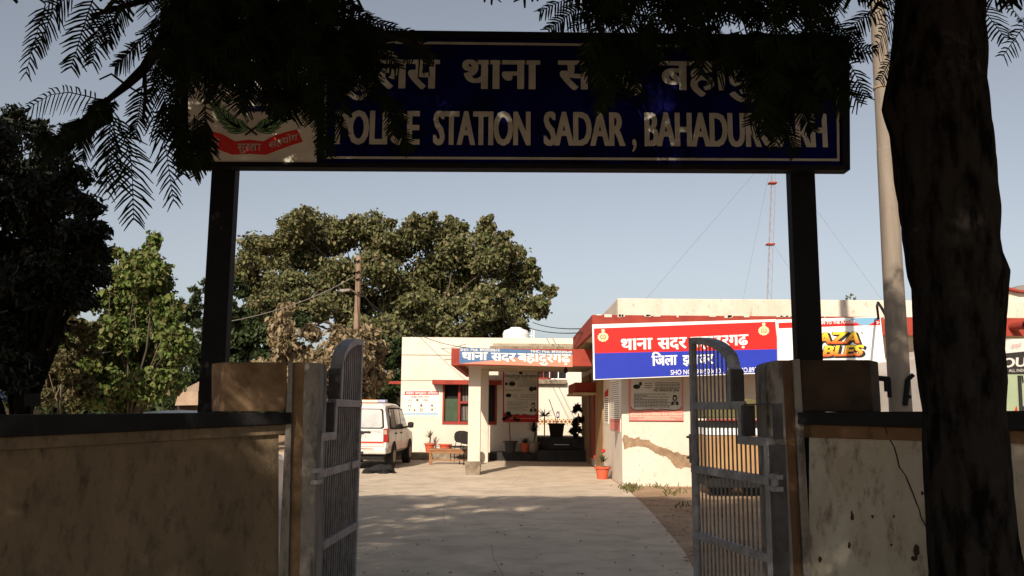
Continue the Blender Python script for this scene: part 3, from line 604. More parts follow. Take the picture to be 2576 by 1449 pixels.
col(xat(1196, 1100, 27.3), xat(1228, 1100, 27.3), 27.3, 27.65)
mb = MB(); c = at(1423, 921, 24.0); mb.tube([c + Vector((0, 0, 0.2)), c], 0.012, 6); mb.lathe([(0.03, 0.0), (0.035, -0.06), (0.06, -0.11), (0.055, -0.17), (0.02, -0.2)], c, 12); mb.build('bulb_holder', M_INK, po)
mb = MB(); c = at(1136, 902, YP + 0.3); mb.tube([c + Vector((0.1, 0, 0)), c + Vector((-0.18, -0.02, 0))], 0.04, 10); mb.build('spout', M_WHITE, po)
# porch banner
M_BANW = mat('banner white', (0.74, 0.70, 0.64), rough=0.7)
bn = thing('phone_banner', 'faded blue and salmon banner with white lettering on the porch fascia', 'banner', tuple(at(1300, 900, YP)))
mb = MB(); Q = [(1156, 915), (1440, 923), (1440, 884), (1156, 874)]
mb.pslab(PP_, Q, 0.003, 0.018); mb.build('banner_sheet', M_FBLUE, bn)
mb = MB(); mb.poly([PP_.at(x, y, 0.020) for x, y in [(1156, 915), (1440, 923), (1440, 892), (1395, 892), (1330, 896), (1270, 903), (1205, 910)]]); mb.build('banner_field', M_FRED, bn)
mb = MB(); 
for w, x0, x1, b0, b1, tp in (('थाना', 1163, 1226, 905, 905.5, 886), ('सदर', 1236, 1297, 907.5, 909, 887.5), ('बहादुरगढ़', 1303, 1435, 909, 912, 889)):
    mb = MB(); put_text(mb, PP_, w, (x0, b0), (x1, b1), tp, 0.024, 0.014, HI, fat=0.018); mb.build('lettering', M_BANW, bn)
for w, x0, x1, b0, b1, tp in (('SHO- Mob. 8930500610', 1158, 1257, 883, 884.5, 876.5), ('MHC- Mob. 8930500649', 1336, 1438, 887, 889.5, 880.5)):
    mb = MB(); put_text(mb, PP_, w, (x0, b0), (x1, b1), tp, 0.024, 0.008, 'H'); mb.build('phone_lettering', M_BANW, bn)
# ---- the big police board and the shop sign beside it
YB = 17.95; PB = Pl((0, YB, 0), (1, 0, 0))
bd = thing('police_board', 'tilted red over blue board with white Hindi lettering and two cream crests', 'sign board', tuple(at(1720, 880, YB)))
TL, TR, BR, BL = (1490, 816), (1953, 803), (1963, 938), (1493, 956)
mb = MB(); mb.pslab(PB, [BL, BR, TR, TL], -0.06, 0.0); mb.build('board_frame', M_BWHITE, bd, bevel=0.004)
def bl(u, v):                                    # bilinear inside the board, u right, v down
    a = [TL[i] + (TR[i] - TL[i]) * u for i in (0, 1)]; b = [BL[i] + (BR[i] - BL[i]) * u for i in (0, 1)]
    return (a[0] + (b[0] - a[0]) * v, a[1] + (b[1] - a[1]) * v)
mb = MB(); mb.pslab(PB, [bl(0.008, 0.52), bl(0.995, 0.555), bl(0.993, 0.045), bl(0.008, 0.075)], 0.001, 0.005); mb.build('red_field', M_BRED, bd)
mb = MB(); mb.pslab(PB, [bl(0.008, 0.985), bl(0.995, 0.978), bl(0.995, 0.555), bl(0.008, 0.52)], 0.001, 0.005); mb.build('blue_field', M_BBLUE, bd)
mb = MB()
for w, x0, x1, b0, b1, tp in (('थाना', 1563, 1641, 880.5, 877.5, 853), ('सदर', 1655, 1727, 878, 875, 851), ('बहादुरगढ़', 1738, 1882, 874, 867, 848), ('ज\u093fला'.replace('ज\u093f', '\u093fज'), 1640, 1703, 920, 917, 896)):
    mb = MB(); put_text(mb, PB, w, (x0, b0), (x1, b1), tp, 0.010, 0.014, HI, fat=0.012); mb.build('lettering', M_BWHITE, bd)
mb = MB(); put_text(mb, PB, 'झज', (1718, 917), (1756, 916), 894, 0.010, 0.014, HI, fat=0.012); put_text(mb, PB, 'जर', (1756, 916), (1794, 914), 893, 0.010, 0.014, HI, fat=0.012)
mb.build('lettering', M_BWHITE, bd); mb = MB(); put_text(mb, PB, 'SHO NO.8930500610 , MHC NO.8930500649', (1687, 943), (1953, 934), 931, 0.010, 0.008, 'H')
mb.build('phone_lettering', M_BWHITE, bd)
for (cx, cy, nm) in ((1517, 846, 'crest'), (1921, 830, 'crest')):
    mb = MB(); n = 32; pts = []
    for i in range(n):
        a = -2 * math.pi * i / n; r = 13.5 + 0.9 * math.cos(a * 11); pts.append((cx + r * math.cos(a), cy + 2 + r * 0.86 * math.sin(a)))
    mb.poly([PB.at(x, y, 0.0075) for x, y in pts])
    mb.poly([PB.at(x, y, 0.0085) for x, y in [(cx - 4, cy - 6), (cx + 4, cy - 6), (cx + 3.2, cy - 12), (cx + 5, cy - 15), (cx + 2.6, cy - 18), (cx - 2.6, cy - 18), (cx - 5, cy - 15), (cx - 3.2, cy - 12)]])
    c = mb.build(nm, M_CREST, bd); mb = MB()
    for a0, a1 in ((R(115), R(245)), (R(-65), R(65))):
        stroke(mb, PB, [(cx + 6.5 * math.cos(a0 + (a1 - a0) * k / 8), cy + 2 + 5.5 * math.sin(a0 + (a1 - a0) * k / 8)) for k in range(9)], 0.014, 0.0095)
    stroke(mb, PB, [(cx - 3, cy + 4), (cx, cy + 6), (cx + 3, cy + 4)], 0.012, 0.0095); stroke(mb, PB, [(cx, cy - 3), (cx, cy + 3)], 0.012, 0.0095)
    mb.build('crest_ring', mat('crest brown ink', (0.20, 0.10, 0.04), rough=0.7), c)
sn = thing('shop_sign', 'white cable shop sign with red top strip and flame coloured lettering', 'sign board', tuple(at(2090, 870, YB)))
PB2 = Pl((0, YB - 0.05, 0), (1, 0, 0))
mb = MB(); mb.pslab(PB2, [(1957, 946), (2230, 934), (2215, 797), (1955, 804)], -0.06, 0.0); mb.build('sign_board', M_BWHITE, sn, bevel=0.004)
mb = MB(); mb.pslab(PB2, [(1959, 826), (1996, 824.5), (1996, 811), (1958, 812)], 0.001, 0.005)
mb.poly([PB2.at(x, y, 0.005) for x, y in [(1996, 824.5), (2172, 818.5), (2160, 816), (2150, 808.5), (2140, 805.5), (1996, 811)]])
mb.poly([PB2.at(x, y, 0.005) for x, y in [(2182, 818.5), (2214, 817.8), (2213.5, 804), (2205, 805.5), (2195, 812.5)]])
mb.pslab(PB2, [(1975, 940.2), (2229, 930.5), (2229, 928.3), (1975, 938)], 0.001, 0.005); mb.build('red_strip', M_BRED, sn)
mb = MB(); mb.poly([PB2.at(x, y, 0.004) for x, y in [(2172, 818.5), (2182, 818.5), (2195, 812.5), (2205, 805.5), (2213.5, 804), (2213, 798.5), (2142, 800.5), (2140, 805.5), (2150, 808.5), (2160, 816)]]); mb.build('sky_motif', mat('printed pale blue', (0.16, 0.33, 0.48), rough=0.5), sn)
mb = MB(); put_text(mb, PB2, 'IN TO THE FUTURE', (2066, 816), (2151, 813), 808.5, 0.009, 0.02, 'H', fat=0.005)
stroke(mb, PB2, [(2203, 809), (2211, 811), (2205, 815)], 0.02, 0.009); mb.build('strip_lettering', M_BWHITE, sn)
flame = mat('flame gradient print', (0.8, 0.3, 0.02), rough=0.5); n_ = flame.node_tree; tc = n_.nodes.new('ShaderNodeTexCoord'); sp_ = n_.nodes.new('ShaderNodeSeparateXYZ'); cr = n_.nodes.new('ShaderNodeValToRGB')
n_.links.new(tc.outputs['Generated'], sp_.inputs[0]); n_.links.new(sp_.outputs['Z'], cr.inputs[0]); n_.links.new(cr.outputs[0], n_.nodes['Principled BSDF'].inputs['Base Color'])
cr.color_ramp.elements[0].position = 0.05; cr.color_ramp.elements[0].color = (0.60, 0.04, 0.02, 1); cr.color_ramp.elements[1].position = 0.85; cr.color_ramp.elements[1].color = (0.86, 0.56, 0.04, 1)
for w, x0, x1, b0, b1, tp in (('PLAZA', 2000, 2162, 866, 862.5, 838), ('CABLES', 1998, 2168, 898, 893.5, 872)):
    sh = MB()
    for k in range(7): put_text(sh, PB2, w, (x0 - 1 + k * 1.2, b0 + 0.7 + k * 0.55), (x1 + k * 1.2, b1 + 0.7 + k * 0.55), tp - 0.8 + k * 0.55, 0.004 + k * 0.0004, 0.045, 'H', shear=0.28, fat=0.014)
    sh.build('letter_shadow', M_INK, sn)
    lt = MB(); put_text(lt, PB2, w, (x0, b0), (x1, b1), tp, 0.012, 0.03, 'H', shear=0.28, fat=0.010); lt.build('lettering', flame, sn)
mb = MB(); put_text(mb, PB2, '218050', (2192, 925), (2227, 922.5), 917, 0.006, 0.0, 'H'); put_text(mb, PB2, '®', (2165, 841), (2172, 841), 835, 0.006, 0.0, 'H'); mb.build('phone_number', M_INK, sn)
# ---- notices
def notice(name, label, P, q, m, d=0.012):
    t = thing(name, label, 'notice', tuple(P.at((q[0][0] + q[1][0]) / 2, (q[0][1] + q[3][1]) / 2)))
    mb = MB(); mb.pslab(P, q, 0.001, d); mb.build('sheet', m, t); return t
d = 0.012; rnd = random.Random(21)
n1 = notice('notice_banner', 'white notice with red heading strip on the wall above the police car mirror', PL2, [(1014, 1051), (1107, 1051), (1107, 982), (1014, 982)], M_PWHITE)
mb = MB(); mb.pslab(PL2, [(1018, 994), (1104, 993), (1104, 983.5), (1018, 984.5)], d + 0.001, d + 0.003); mb.build('heading_strip', M_PRED, n1)
mb = MB(); mb.pslab(PL2, [(1016, 1043), (1103, 1043), (1103, 1039.5), (1016, 1039.5)], d + 0.001, d + 0.003); mb.build('blue_strip', M_PBLUE, n1)
mb = MB(); put_text(mb, PL2, 'साईबर जागरूकता अभियान'.replace('भि', '\u093fभ'), (1021, 992.2), (1101, 991.6), 986.5, d + 0.007, 0.012, HI); mb.build('heading_lettering', M_BWHITE, n1)
mb = MB(); put_text(mb, PL2, 'साईबर सुरक्षा उपाय'.replace('क्षा', 'षा'), (1034, 1001.5), (1079, 1001), 996.6, d + 0.005, 0.008, HI); put_text(mb, PL2, '1930', (1065, 1009.3), (1076, 1009.3), 1004.2, d + 0.005, 0.03, '1')
ic = lambda mb, P, x, y, r, d: mb.poly([P.at(x + r * math.cos(-k * math.pi / 6), y + r * math.sin(-k * math.pi / 6), d) for k in range(12)])
for x, y, r in ((1027, 1006.5, 1.6), (1031, 1006.5, 1.6), (1035, 1006.5, 1.6), (1050, 1006.5, 3.4), (1060, 1020, 3.4), (1087, 1020, 3), (1028, 1021, 2), (1033, 1021, 2), (1030, 1031, 2), (1043, 1032, 2.6), (1058, 1030, 1.6), (1062, 1030, 1.6), (1058, 1034, 1.6), (1062, 1034, 1.6), (1087, 1031, 2.6)): ib = MB(); ic(ib, PL2, x, y, r, d + 0.004); ib.build('pictogram', M_INK2, n1)
for x0, x1, y in ((1018, 1038, 1012), (1018, 1036, 1014), (1044, 1062, 1012), (1044, 1060, 1015), (1065, 1079, 1013), (1083, 1104, 1012), (1083, 1101, 1014.5), (1018, 1043, 1026), (1018, 1045, 1028.5), (1051, 1073, 1026), (1051, 1073, 1028.5), (1081, 1102, 1026), (1081, 1100, 1028.5), (1018, 1030, 1036.5), (1038, 1048, 1036.5), (1054, 1072, 1037), (1079, 1103, 1037), (1019, 1101, 1046), (1024, 1096, 1049)):
    a = PL2.uv(x0, y); b = PL2.uv(x1, y); dashes(mb, PL2, a[0], b[0], a[1], 0.009, d + 0.004, rnd)
mb.build('print', M_INK2, n1)
def lawposter(label, P, q, red, split=None):
    """tall legal aid poster: grey sheet with icons and lines inside a red border with a curled lower edge. q: bl br tr tl pixels"""
    t = notice('legal_poster', label, P, q, red, 0.02); (x0, y1), (x1, _), _, (_, y0) = q; W, Hh = x1 - x0, y1 - y0; d = 0.02
    X = lambda u, v: (x0 + W * u, y0 + Hh * v); vb = 0.86 if split is None else split
    pts = [X(0.035, 0.0), X(0.965, 0.0)][::-1]; bt = [(0.035, vb - 0.07), (0.055, vb - 0.03), (0.13, vb), (0.25, vb - 0.005), (0.42, vb - 0.025), (0.5, vb + 0.0), (0.58, vb - 0.025), (0.75, vb - 0.005), (0.87, vb), (0.945, vb - 0.03), (0.965, vb - 0.07)]
    mb = MB(); mb.poly([P.at(*X(*b), d + 0.002) for b in bt] + [P.at(*p, d + 0.002) for p in pts]); mb.build('paper', M_PGREY, t)
    mb = MB(); stroke(mb, P, [X(*b) for b in bt], 0.014, d + 0.004); mb.build('curled_border', M_NAVY, t)
    return t, X, d
p1, X, d = lawposter('tall grey legal poster with red border hung in the porch shade behind the pots', PL2, [(1265, 1062), (1355, 1062), (1355, 930), (1265, 930)], M_PRED, 0.87)
mb = MB(); put_text(mb, PL2, '\u093fगरफ्तारी पूर्व कानूनी सहायता'.replace('फ्', 'फ'), X(0.05, 0.155), X(0.95, 0.155), X(0, 0.105)[1], d + 0.005, 0.016, HI)
def lawprint(mb, P, X, d, rows, icons, man, rnd, h=0.011, t=None):
    for u0, u1, v in rows:
        a = P.uv(*X(u0, v)); b = P.uv(*X(u1, v)); dashes(mb, P, a[0], b[0], a[1], h, d + 0.005, rnd)
    for u, v, r, e in icons:
        ib = MB(); ib.poly([P.at(*(lambda c: (c[0] + r * e * math.cos(-k * math.pi / 7), c[1] + r * math.sin(-k * math.pi / 7)))(X(u, v)), d + 0.005) for k in range(14)]); ib.build('pictogram', M_INK, t)
    if man:
        mb = MB()
        (cx, cy), r = X(*man[:2]), man[2]
        stroke(mb, P, [(cx + r * 0.42 * math.cos(a), cy + r * 0.58 * math.sin(a)) for a in [k * 2 * math.pi / 16 for k in range(17)]], 0.02 * r / 8, d + 0.005)
        mb.poly([P.at(cx + x * r, cy + y * r, d + 0.005) for x, y in ((-0.45, -0.1), (-0.2, -0.25), (0.2, -0.25), (0.45, -0.1), (0.46, -0.5), (0.25, -0.72), (-0.25, -0.72), (-0.46, -0.5))])
        for s in (-1, 1): mb.poly([P.at(cx + s * x * r, cy + y * r, d + 0.005) for x, y in (((0.22, 0.7), (0.75, 0.9), (0.95, 1.45), (0.9, 1.7), (0.3, 1.7)) if s > 0 else ((0.3, 1.7), (0.9, 1.7), (0.95, 1.45), (0.75, 0.9), (0.22, 0.7)))])
        mb.poly([P.at(cx + x * r, cy + y * r, d + 0.005) for x, y in ((-0.12, 1.7), (0.12, 1.7), (0.08, 1.0), (0.2, 0.8), (0, 0.86), (-0.2, 0.8), (-0.08, 1.0))]); mb.build('lawyer_pictogram', M_INK, t)
rows = [(0.2, 0.8, 0.18), (0.1, 0.9, 0.205)] + [(0.42, 0.95, 0.235 + 0.022 * k) for k in range(5)] + [(0.05, 0.55, 0.385 + 0.02 * k) for k in range(2)] + [(0.5, 0.92, 0.48 + 0.024 * k) for k in range(3)] + [(0.28, 0.42, 0.48 + 0.024 * k) for k in range(3)] + [(0.42, 0.9, 0.575)] + [(0.12, 0.70 - 0.1 * (k % 3 == 2), 0.615 + 0.026 * k) for k in range(7)]
lawprint(mb, PL2, X, d, rows, [(0.26, 0.27, 6, 1.4), (0.1, 0.27, 4, 0.9), (0.8, 0.37, 6, 1.1), (0.9, 0.36, 5, 0.9), (0.16, 0.49, 5, 1.5), (0.5, 0.06, 4, 1.2)], (0.85, 0.68, 9.5), rnd, t=p1)
mb.build('print', M_INK, p1)
mb = MB(); a = PL2.uv(*X(0.1, 0.935)); b = PL2.uv(*X(0.92, 0.935)); dashes(mb, PL2, a[0], b[0], a[1], 0.03, d + 0.004, rnd); mb.build('pale_print', M_PPINK, p1)
p2, X, d = lawposter('legal poster with pink lower strip on the sunlit wall under the big board', PW, [(1582, 1059), (1719, 1058), (1717, 935), (1581, 936)], M_PPINK, 0.78)
mb = MB(); put_text(mb, PW, 'पैनल अधिवक्ता की भूमिका'.replace('धि', '\u093fध').replace('मि', '\u093fम').replace('क्', 'क'), X(0.45, 0.40), X(0.92, 0.40), X(0, 0.36)[1], d + 0.005, 0.02, HI)
rows = [(0.29, 0.42, 0.235 + 0.045 * k) for k in range(3)] + [(0.48, 0.93, 0.225 + 0.03 * k) for k in range(5)] + [(0.09, (0.68, 0.33, 0.72, 0.25, 0.72, 0.7, 0.76, 0.72, 0.76, 0.74)[k], 0.455 + 0.029 * k) for k in range(10)]
lawprint(mb, PW, X, d, rows, [(0.14, 0.30, 6, 1.5), (0.21, 0.24, 5, 0.8)], (0.84, 0.53, 10.5), rnd, 0.014, t=p2)
mb.build('print', M_INK, p2)
mb = MB(); put_text(mb, PW, 'हरियाणा राज्य विधिक सेवा प्राधिकरण'.replace('रि', '\u093fर').replace('ज्य', 'जय').replace('विधि', '\u093fव\u093fध').replace('प्राधि', 'पा\u093fध'), X(0.02, 0.885), X(0.98, 0.883), X(0, 0.845)[1], d + 0.005, 0.02, HI)
for u0, u1, v in ((0.03, 0.97, 0.91), (0.28, 0.74, 0.94), (0.17, 0.85, 0.965)): a = PW.uv(*X(u0, v)); b = PW.uv(*X(u1, v)); dashes(mb, PW, a[0], b[0], a[1], 0.012, d + 0.004, rnd)
mb.build('pale_print', mat('poster cream ink', (0.75, 0.55, 0.42), rough=0.8), p2)
mb = MB(); mb.slab(PW, PW.uv(1582, 1059)[0], PW.uv(1719, 1059)[0], PW.uv(1650, 1059.5)[1], PW.uv(1650, 1058)[1], 0.0, 0.03); mb.build('lower_batten', M_WFRAME, p2)
# papers on the shaded side wall
def sideq(xa, xb, ya0, yb0, ya1, yb1): return [(xa, ya1), (xb, yb1), (xb, yb0), (xa, ya0)]
s1 = notice('wall_chart', 'long torn paper chart on the side wall by the corner under the board', PSd, sideq(1536, 1562, 957, 957, 1080, 1088), M_PWHITE); mb = MB()
for k in range(20):
    y = 965 + 5 * k; a = PSd.uv(1538, y); b = PSd.uv(1559, y); dashes(mb, PSd, a[0], b[0], a[1], 0.012, 0.016, rnd)
mb.build('print', M_INK2, s1)
mb = MB(); mb.pslab(PSd, sideq(1536.5, 1561.5, 1053, 1055, 1079, 1087), 0.013, 0.016); mb.build('pink_foot', M_PPINK, s1)
s2 = notice('wall_chart', 'narrow notice with red top on the side wall beside the doorway', PSd, sideq(1522, 1532, 986, 978, 1064, 1067), M_PWHITE); mb = MB()
mb.pslab(PSd, sideq(1522.3, 1531.7, 986, 978, 1000, 996), 0.013, 0.016); mb.build('heading_strip', M_PRED, s2); mb = MB()
for k in range(12):
    y = 1004 + 5 * k; a = PSd.uv(1523, y); b = PSd.uv(1531, y); dashes(mb, PSd, a[0], b[0], a[1], 0.02, 0.016, rnd)
mb.build('print', M_INK, s2)
# ---- rear quarters seen through the passage
YR = 37.0; PR2 = Pl((0, YR, 0), (1, 0, 0))
rq = thing('rear_quarters', 'sunlit rear building with tile band and upper windows seen through the passage', 'building', (0.5, YR, 0))
mb = MB(); w1 = uvr(PR2, 1385, 1424, 919, 952); w2 = uvr(PR2, 1352, 1383, 904, 950); holed(mb, PR2, -2.0, 5.0, 0, 4.5, [w1, w2], -0.2, 0.0); mb.build('wall', M_WHITE, rq)
mb = MB(); mb.slab(PR2, -2, xat(1424, 960, YR), zat(1400, 966, YR), zat(1400, 955, YR), 0.0, 0.25); mb.build('ledge', M_STONE, rq)
for wq, m in ((w1, M_BWHITE), (w2, M_WFRAME)):
    f = MB(); u0, u1, v0, v1 = wq
    for q in ((u0 - .06, u1 + .06, v0 - .06, v0), (u0 - .06, u1 + .06, v1, v1 + .06), (u0 - .06, u0, v0, v1), (u1, u1 + .06, v0, v1), ((u0 + u1) / 2 - .02, (u0 + u1) / 2 + .02, v0, v1)): f.slab(PR2, *q, -0.03, 0.03)
    if m is M_WFRAME: f.slab(PR2, u0, u1, (v0 + v1) / 2 - .05, (v0 + v1) / 2 + .03, -0.03, 0.03)
    w = f.build('window', m, rq); f = MB(); f.slab(PR2, u0, u1, v0, v1, -0.18, -0.16); f.build('pane', M_DARK, w)
mb = MB()
va, vb = zat(1400, 1068, YR), zat(1400, 1053, YR); hh = (va + vb) / 2; k = 0
x = -0.5
while x < 3.6:
    s = (vb - va) * 0.30
    for zz, off in ((hh, 0),): mb.poly([PR2.p(x + a * s, zz + b * s, 0.014) for a, b in ((0, -1), (1, 0), (0, 1), (-1, 0))])
    for zz in (va + s * .5, vb - s * .5): mb.poly([PR2.p(x + s * 1.1 + a * s * .5, zz + b * s * .5, 0.014) for a, b in ((0, -1), (1, 0), (0, 1), (-1, 0))])
    x += s * 2.2
tb = MB(); tb.slab(PR2, -2, 4.5, va, vb, 0.0, 0.01); tb = tb.build('tile_band', mat('cream tile', (0.62, 0.50, 0.34), rough=0.4), rq); mb.build('tile_motif', mat('brown tile', (0.22, 0.09, 0.04), rough=0.4), tb)
mb = MB(); mb.pslab(PR2, [(1400, 1051), (1407, 1051), (1407, 1035), (1400, 1035)], 0.0, 0.02); sgn = mb.build('toilet_sign', M_NAVY, rq); mb = MB(); mb.pslab(PR2, [(1402, 1049), (1405, 1049), (1405, 1041), (1402, 1041)], 0.021, 0.024); mb.pslab(PR2, [(1402.5, 1040), (1404.5, 1040), (1404.5, 1037.5), (1402.5, 1037.5)], 0.021, 0.024); mb.build('figure_mark', M_BWHITE, sgn)
# back building roof line beyond the wing on the far right, and pale house
bb = thing('back_house', 'pale house with red edged roof rising behind the parapet at far right', 'house', (13.5, 32, 0))
PBk = Pl((0, 32, 0), (1, 0, 0)); mb = MB(); mb.prism([PBk.at(*c) for c in ((2440, 1040), (2700, 1040), (2700, 735), (2585, 735), (2558, 733), (2518, 722), (2440, 726))], (0, 4, 0)); mb.build('wall', M_WHITE, bb)
mb = MB(); mb.prism([PBk.at(*c) + Vector((0, -0.25, 0)) for c in ((2500, 722), (2558, 737), (2700, 737), (2700, 732), (2558, 732), (2500, 717))], (0, 0.24, 0)); mb.build('roof_edge', M_RED, bb)
mb = MB(); mb.prism([PBk.at(*c) for c in ((2540, 731), (2640, 731), (2610, 716), (2570, 717))], (0, 3, 0)); mb.build('roof', mat('grey thatch sheet', (0.20, 0.18, 0.16), rough=0.95), bb)
# ================================================================ police car (rear three-quarter view)
CR = gnd(970, 1176); yaw = R(-3.2)
car = thing('police_car', 'dusty white police car with roof light bar parked facing the cream block', 'car', (-4.16, 23.55, 0))
CU = Vector((math.cos(yaw), math.sin(yaw), 0)); CFw = Vector((-math.sin(yaw), math.cos(yaw), 0)); CO = Vector((-4.16, 23.55, 0))   # rear centre on the ground
def cp(x, y, z): return CO + CU * x + CFw * y + Vector((0, 0, z))
def loft(mb, stations, mi=0):                    # stations: list of equal-length closed rings
    k = len(stations[0]); b = len(mb.v)
    for s in stations: mb.v += [tuple(p) for p in s]
    for i in range(len(stations) - 1):
        for j in range(k): j2 = (j + 1) % k; mb.f.append((b + i * k + j, b + i * k + j2, b + (i + 1) * k + j2, b + (i + 1) * k + j)); mb.m.append(mi)
    mb.f.append(tuple(b + j for j in range(k - 1, -1, -1))); mb.f.append(tuple(b + (len(stations) - 1) * k + j for j in range(k))); mb.m += [mi, mi]
def ring(y, w, zb, zt, tw=None):                 # rounded body section
    tw = tw if tw is not None else w * 0.97; h = zt - zb
    half = [(w * 0.90, zb), (w * 0.985, zb + h * 0.12), (w, zb + h * 0.5), (w * 0.985, zb + h * 0.85), (tw, zt)]
    pts = [(x, z) for x, z in half] + [(-x, z) for x, z in half[::-1]]
    return [cp(x, y, z) for x, z in pts]
body = MB(); W2 = 0.84
loft(body, [ring(0.02, W2 * 0.93, 0.52, 1.06), ring(0.10, W2 * 0.985, 0.47, 1.08), ring(0.5, W2, 0.42, 1.09), ring(2.9, W2, 0.42, 1.07), ring(3.35, W2 * 0.99, 0.42, 1.03), ring(4.15, W2 * 0.95, 0.45, 0.92), ring(4.33, W2 * 0.86, 0.52, 0.80)])
gh = lambda y, zt, w, tw: [cp(x, y, z) for x, z in [(w, 1.05), ((w + tw) / 2 + 0.012, (1.05 + zt) / 2), (tw, zt - 0.05), (tw - 0.09, zt), (-tw + 0.09, zt), (-tw, zt - 0.05), (-(w + tw) / 2 - 0.012, (1.05 + zt) / 2), (-w, 1.05)]]
loft(body, [gh(0.06, 1.055, W2 * 0.95, W2 * 0.95)[:0] or gh(0.06, 1.10, W2 * 0.955, W2 * 0.95), gh(0.16, 1.66, W2 * 0.965, W2 * 0.83), gh(0.26, 1.76, W2 * 0.97, W2 * 0.82), gh(1.2, 1.80, W2 * 0.97, W2 * 0.82), gh(2.2, 1.78, W2 * 0.97, W2 * 0.81), gh(2.55, 1.71, W2 * 0.97, W2 * 0.80), gh(3.25, 1.12, W2 * 0.96, W2 * 0.88)])
body.build('body', M_CARW, car, bevel=0.03)
def rp(x, z):                                    # a point on the slanted tailgate glass plane, a little proud
    y = 0.055 + (max(z, 1.09) - 1.09) / 0.57 * 0.105; return cp(x, y - 0.012 if z > 1.09 else y - 0.055, z)
mb = MB(); gl = [(-0.62, 1.13), (0.62, 1.13), (0.66, 1.17), (0.61, 1.58), (0.56, 1.62), (-0.56, 1.62), (-0.61, 1.58), (-0.66, 1.17)]
mb.prism([rp(x * 1.07, z + (0.025 if z > 1.3 else -0.025)) for x, z in gl], CFw * 0.03); r = mb.build('rear_window', M_RUBBER, car)
mb = MB(); mb.prism([rp(x, z) - CFw * 0.006 for x, z in gl], CFw * 0.02); mb.build('glass', mat('reflection grey glass', (0.26, 0.26, 0.25), (0.17, 0.17, 0.17), 3, 0.22, spec=0.6), r)  # pale base colour paints the bright reflection into the glass
mb = MB(); mb.prism([cp(x, 0.0, z) for x, z in ((-0.70, 1.085), (0.70, 1.085), (0.72, 0.62), (-0.72, 0.62))][::-1], CFw * 0.05); tgate = mb.build('tailgate', M_CARW, car, bevel=0.012)
mb = MB(); mb.prism([cp(x, -0.012, z) for x, z in ((-0.72, 0.755), (0.70, 0.755), (0.70, 0.715), (-0.72, 0.715))][::-1], CFw * 0.012); mb.build('red_stripe', M_SRED, tgate)
mb = MB(); mb.prism([cp(x, -0.03, z) for x, z in ((-0.34, 1.035), (0.34, 1.035), (0.36, 1.01), (0.34, 0.985), (-0.34, 0.985))][::-1], CFw * 0.03); mb.build('handle', M_RUBBER, tgate, bevel=0.006)
mb = MB(); mb.prism([cp(x, -0.014, z) for x, z in ((-0.26, 0.965), (0.27, 0.965), (0.27, 0.865), (-0.26, 0.865))][::-1], CFw * 0.014); npl = mb.build('number_plate', M_PWHITE, tgate, bevel=0.004)
PN = Pl(cp(0, -0.015, 0), CU); mb = MB()
v, f = text_mesh('DC 2312', 0.0); h = v[:, 1].max(); sc = 0.08 / 0.73
mb.add([PN.p(0.24 - (v[:, 0].max() - x) * sc * 0.95, 0.882 + y * sc, 0.002) for x, y in v], f); mb.build('plate_lettering', M_INK, npl)
mb = MB()
for a, b, z in ((0.36, 0.62, 1.045), (0.5, 0.64, 1.01)): mb.prism([cp(x, -0.006, zz) for x, zz in ((a, z), (b, z), (b, z - 0.012), (a, z - 0.012))][::-1], CFw * 0.006)
mb.build('badge_lettering', M_CHROME, tgate)
for sx_ in (-1, 1):
    mb = MB(); mb.hexa([cp(sx_ * 0.70, -0.015, 0.74), cp(sx_ * 0.83, 0.03, 0.74), cp(sx_ * 0.845, 0.17, 0.74), cp(sx_ * 0.70, 0.1, 0.74), cp(sx_ * 0.70, -0.01, 1.10), cp(sx_ * 0.80, 0.03, 1.12), cp(sx_ * 0.825, 0.17, 1.08), cp(sx_ * 0.70, 0.1, 1.1)])
    tl = mb.build('tail_light', mat('red lamp plastic', (0.30, 0.012, 0.008), rough=0.15, spec=0.6) if sx_ < 0 else MATS['red lamp plastic'], car, bevel=0.012)
    mb = MB(); mb.hexa([cp(sx_ * 0.715, -0.02, 0.95), cp(sx_ * 0.80, 0.015, 0.95), cp(sx_ * 0.83, 0.10, 0.95), cp(sx_ * 0.715, 0.1, 0.95), cp(sx_ * 0.715, -0.016, 1.07), cp(sx_ * 0.785, 0.018, 1.07), cp(sx_ * 0.815, 0.10, 1.06), cp(sx_ * 0.715, 0.1, 1.07)]); mb.build('clear_lens', mat('amber clear lens', (0.42, 0.30, 0.22), rough=0.2) if sx_ < 0 else MATS['amber clear lens'], tl)
mb = MB(); mb.hexa([cp(-0.80, -0.08, 0.42), cp(0.80, -0.08, 0.42), cp(0.855, 0.42, 0.44), cp(-0.855, 0.42, 0.44), cp(-0.79, -0.10, 0.60), cp(0.79, -0.10, 0.60), cp(0.853, 0.42, 0.64), cp(-0.853, 0.42, 0.64)]); bm_ = mb.build('bumper', M_CARW, car, bevel=0.04)
mb = MB(); mb.hexa([cp(-0.5, -0.104, 0.56), cp(0.5, -0.104, 0.56), cp(0.5, -0.09, 0.56), cp(-0.5, -0.09, 0.56), cp(-0.48, -0.107, 0.59), cp(0.44, -0.107, 0.585), cp(0.44, -0.09, 0.585), cp(-0.48, -0.09, 0.59)]); mb.build('scuffed_trim', M_PLASTER, bm_)
def sw(y, z):                                    # point on the right flank glass, proud of the greenhouse
    t = (z - 1.05) / 0.68; w = W2 * (0.97 + (0.82 - 0.97) * t) + 0.022 * (1 - abs(2 * t - 1)) + 0.030; return w, y, z
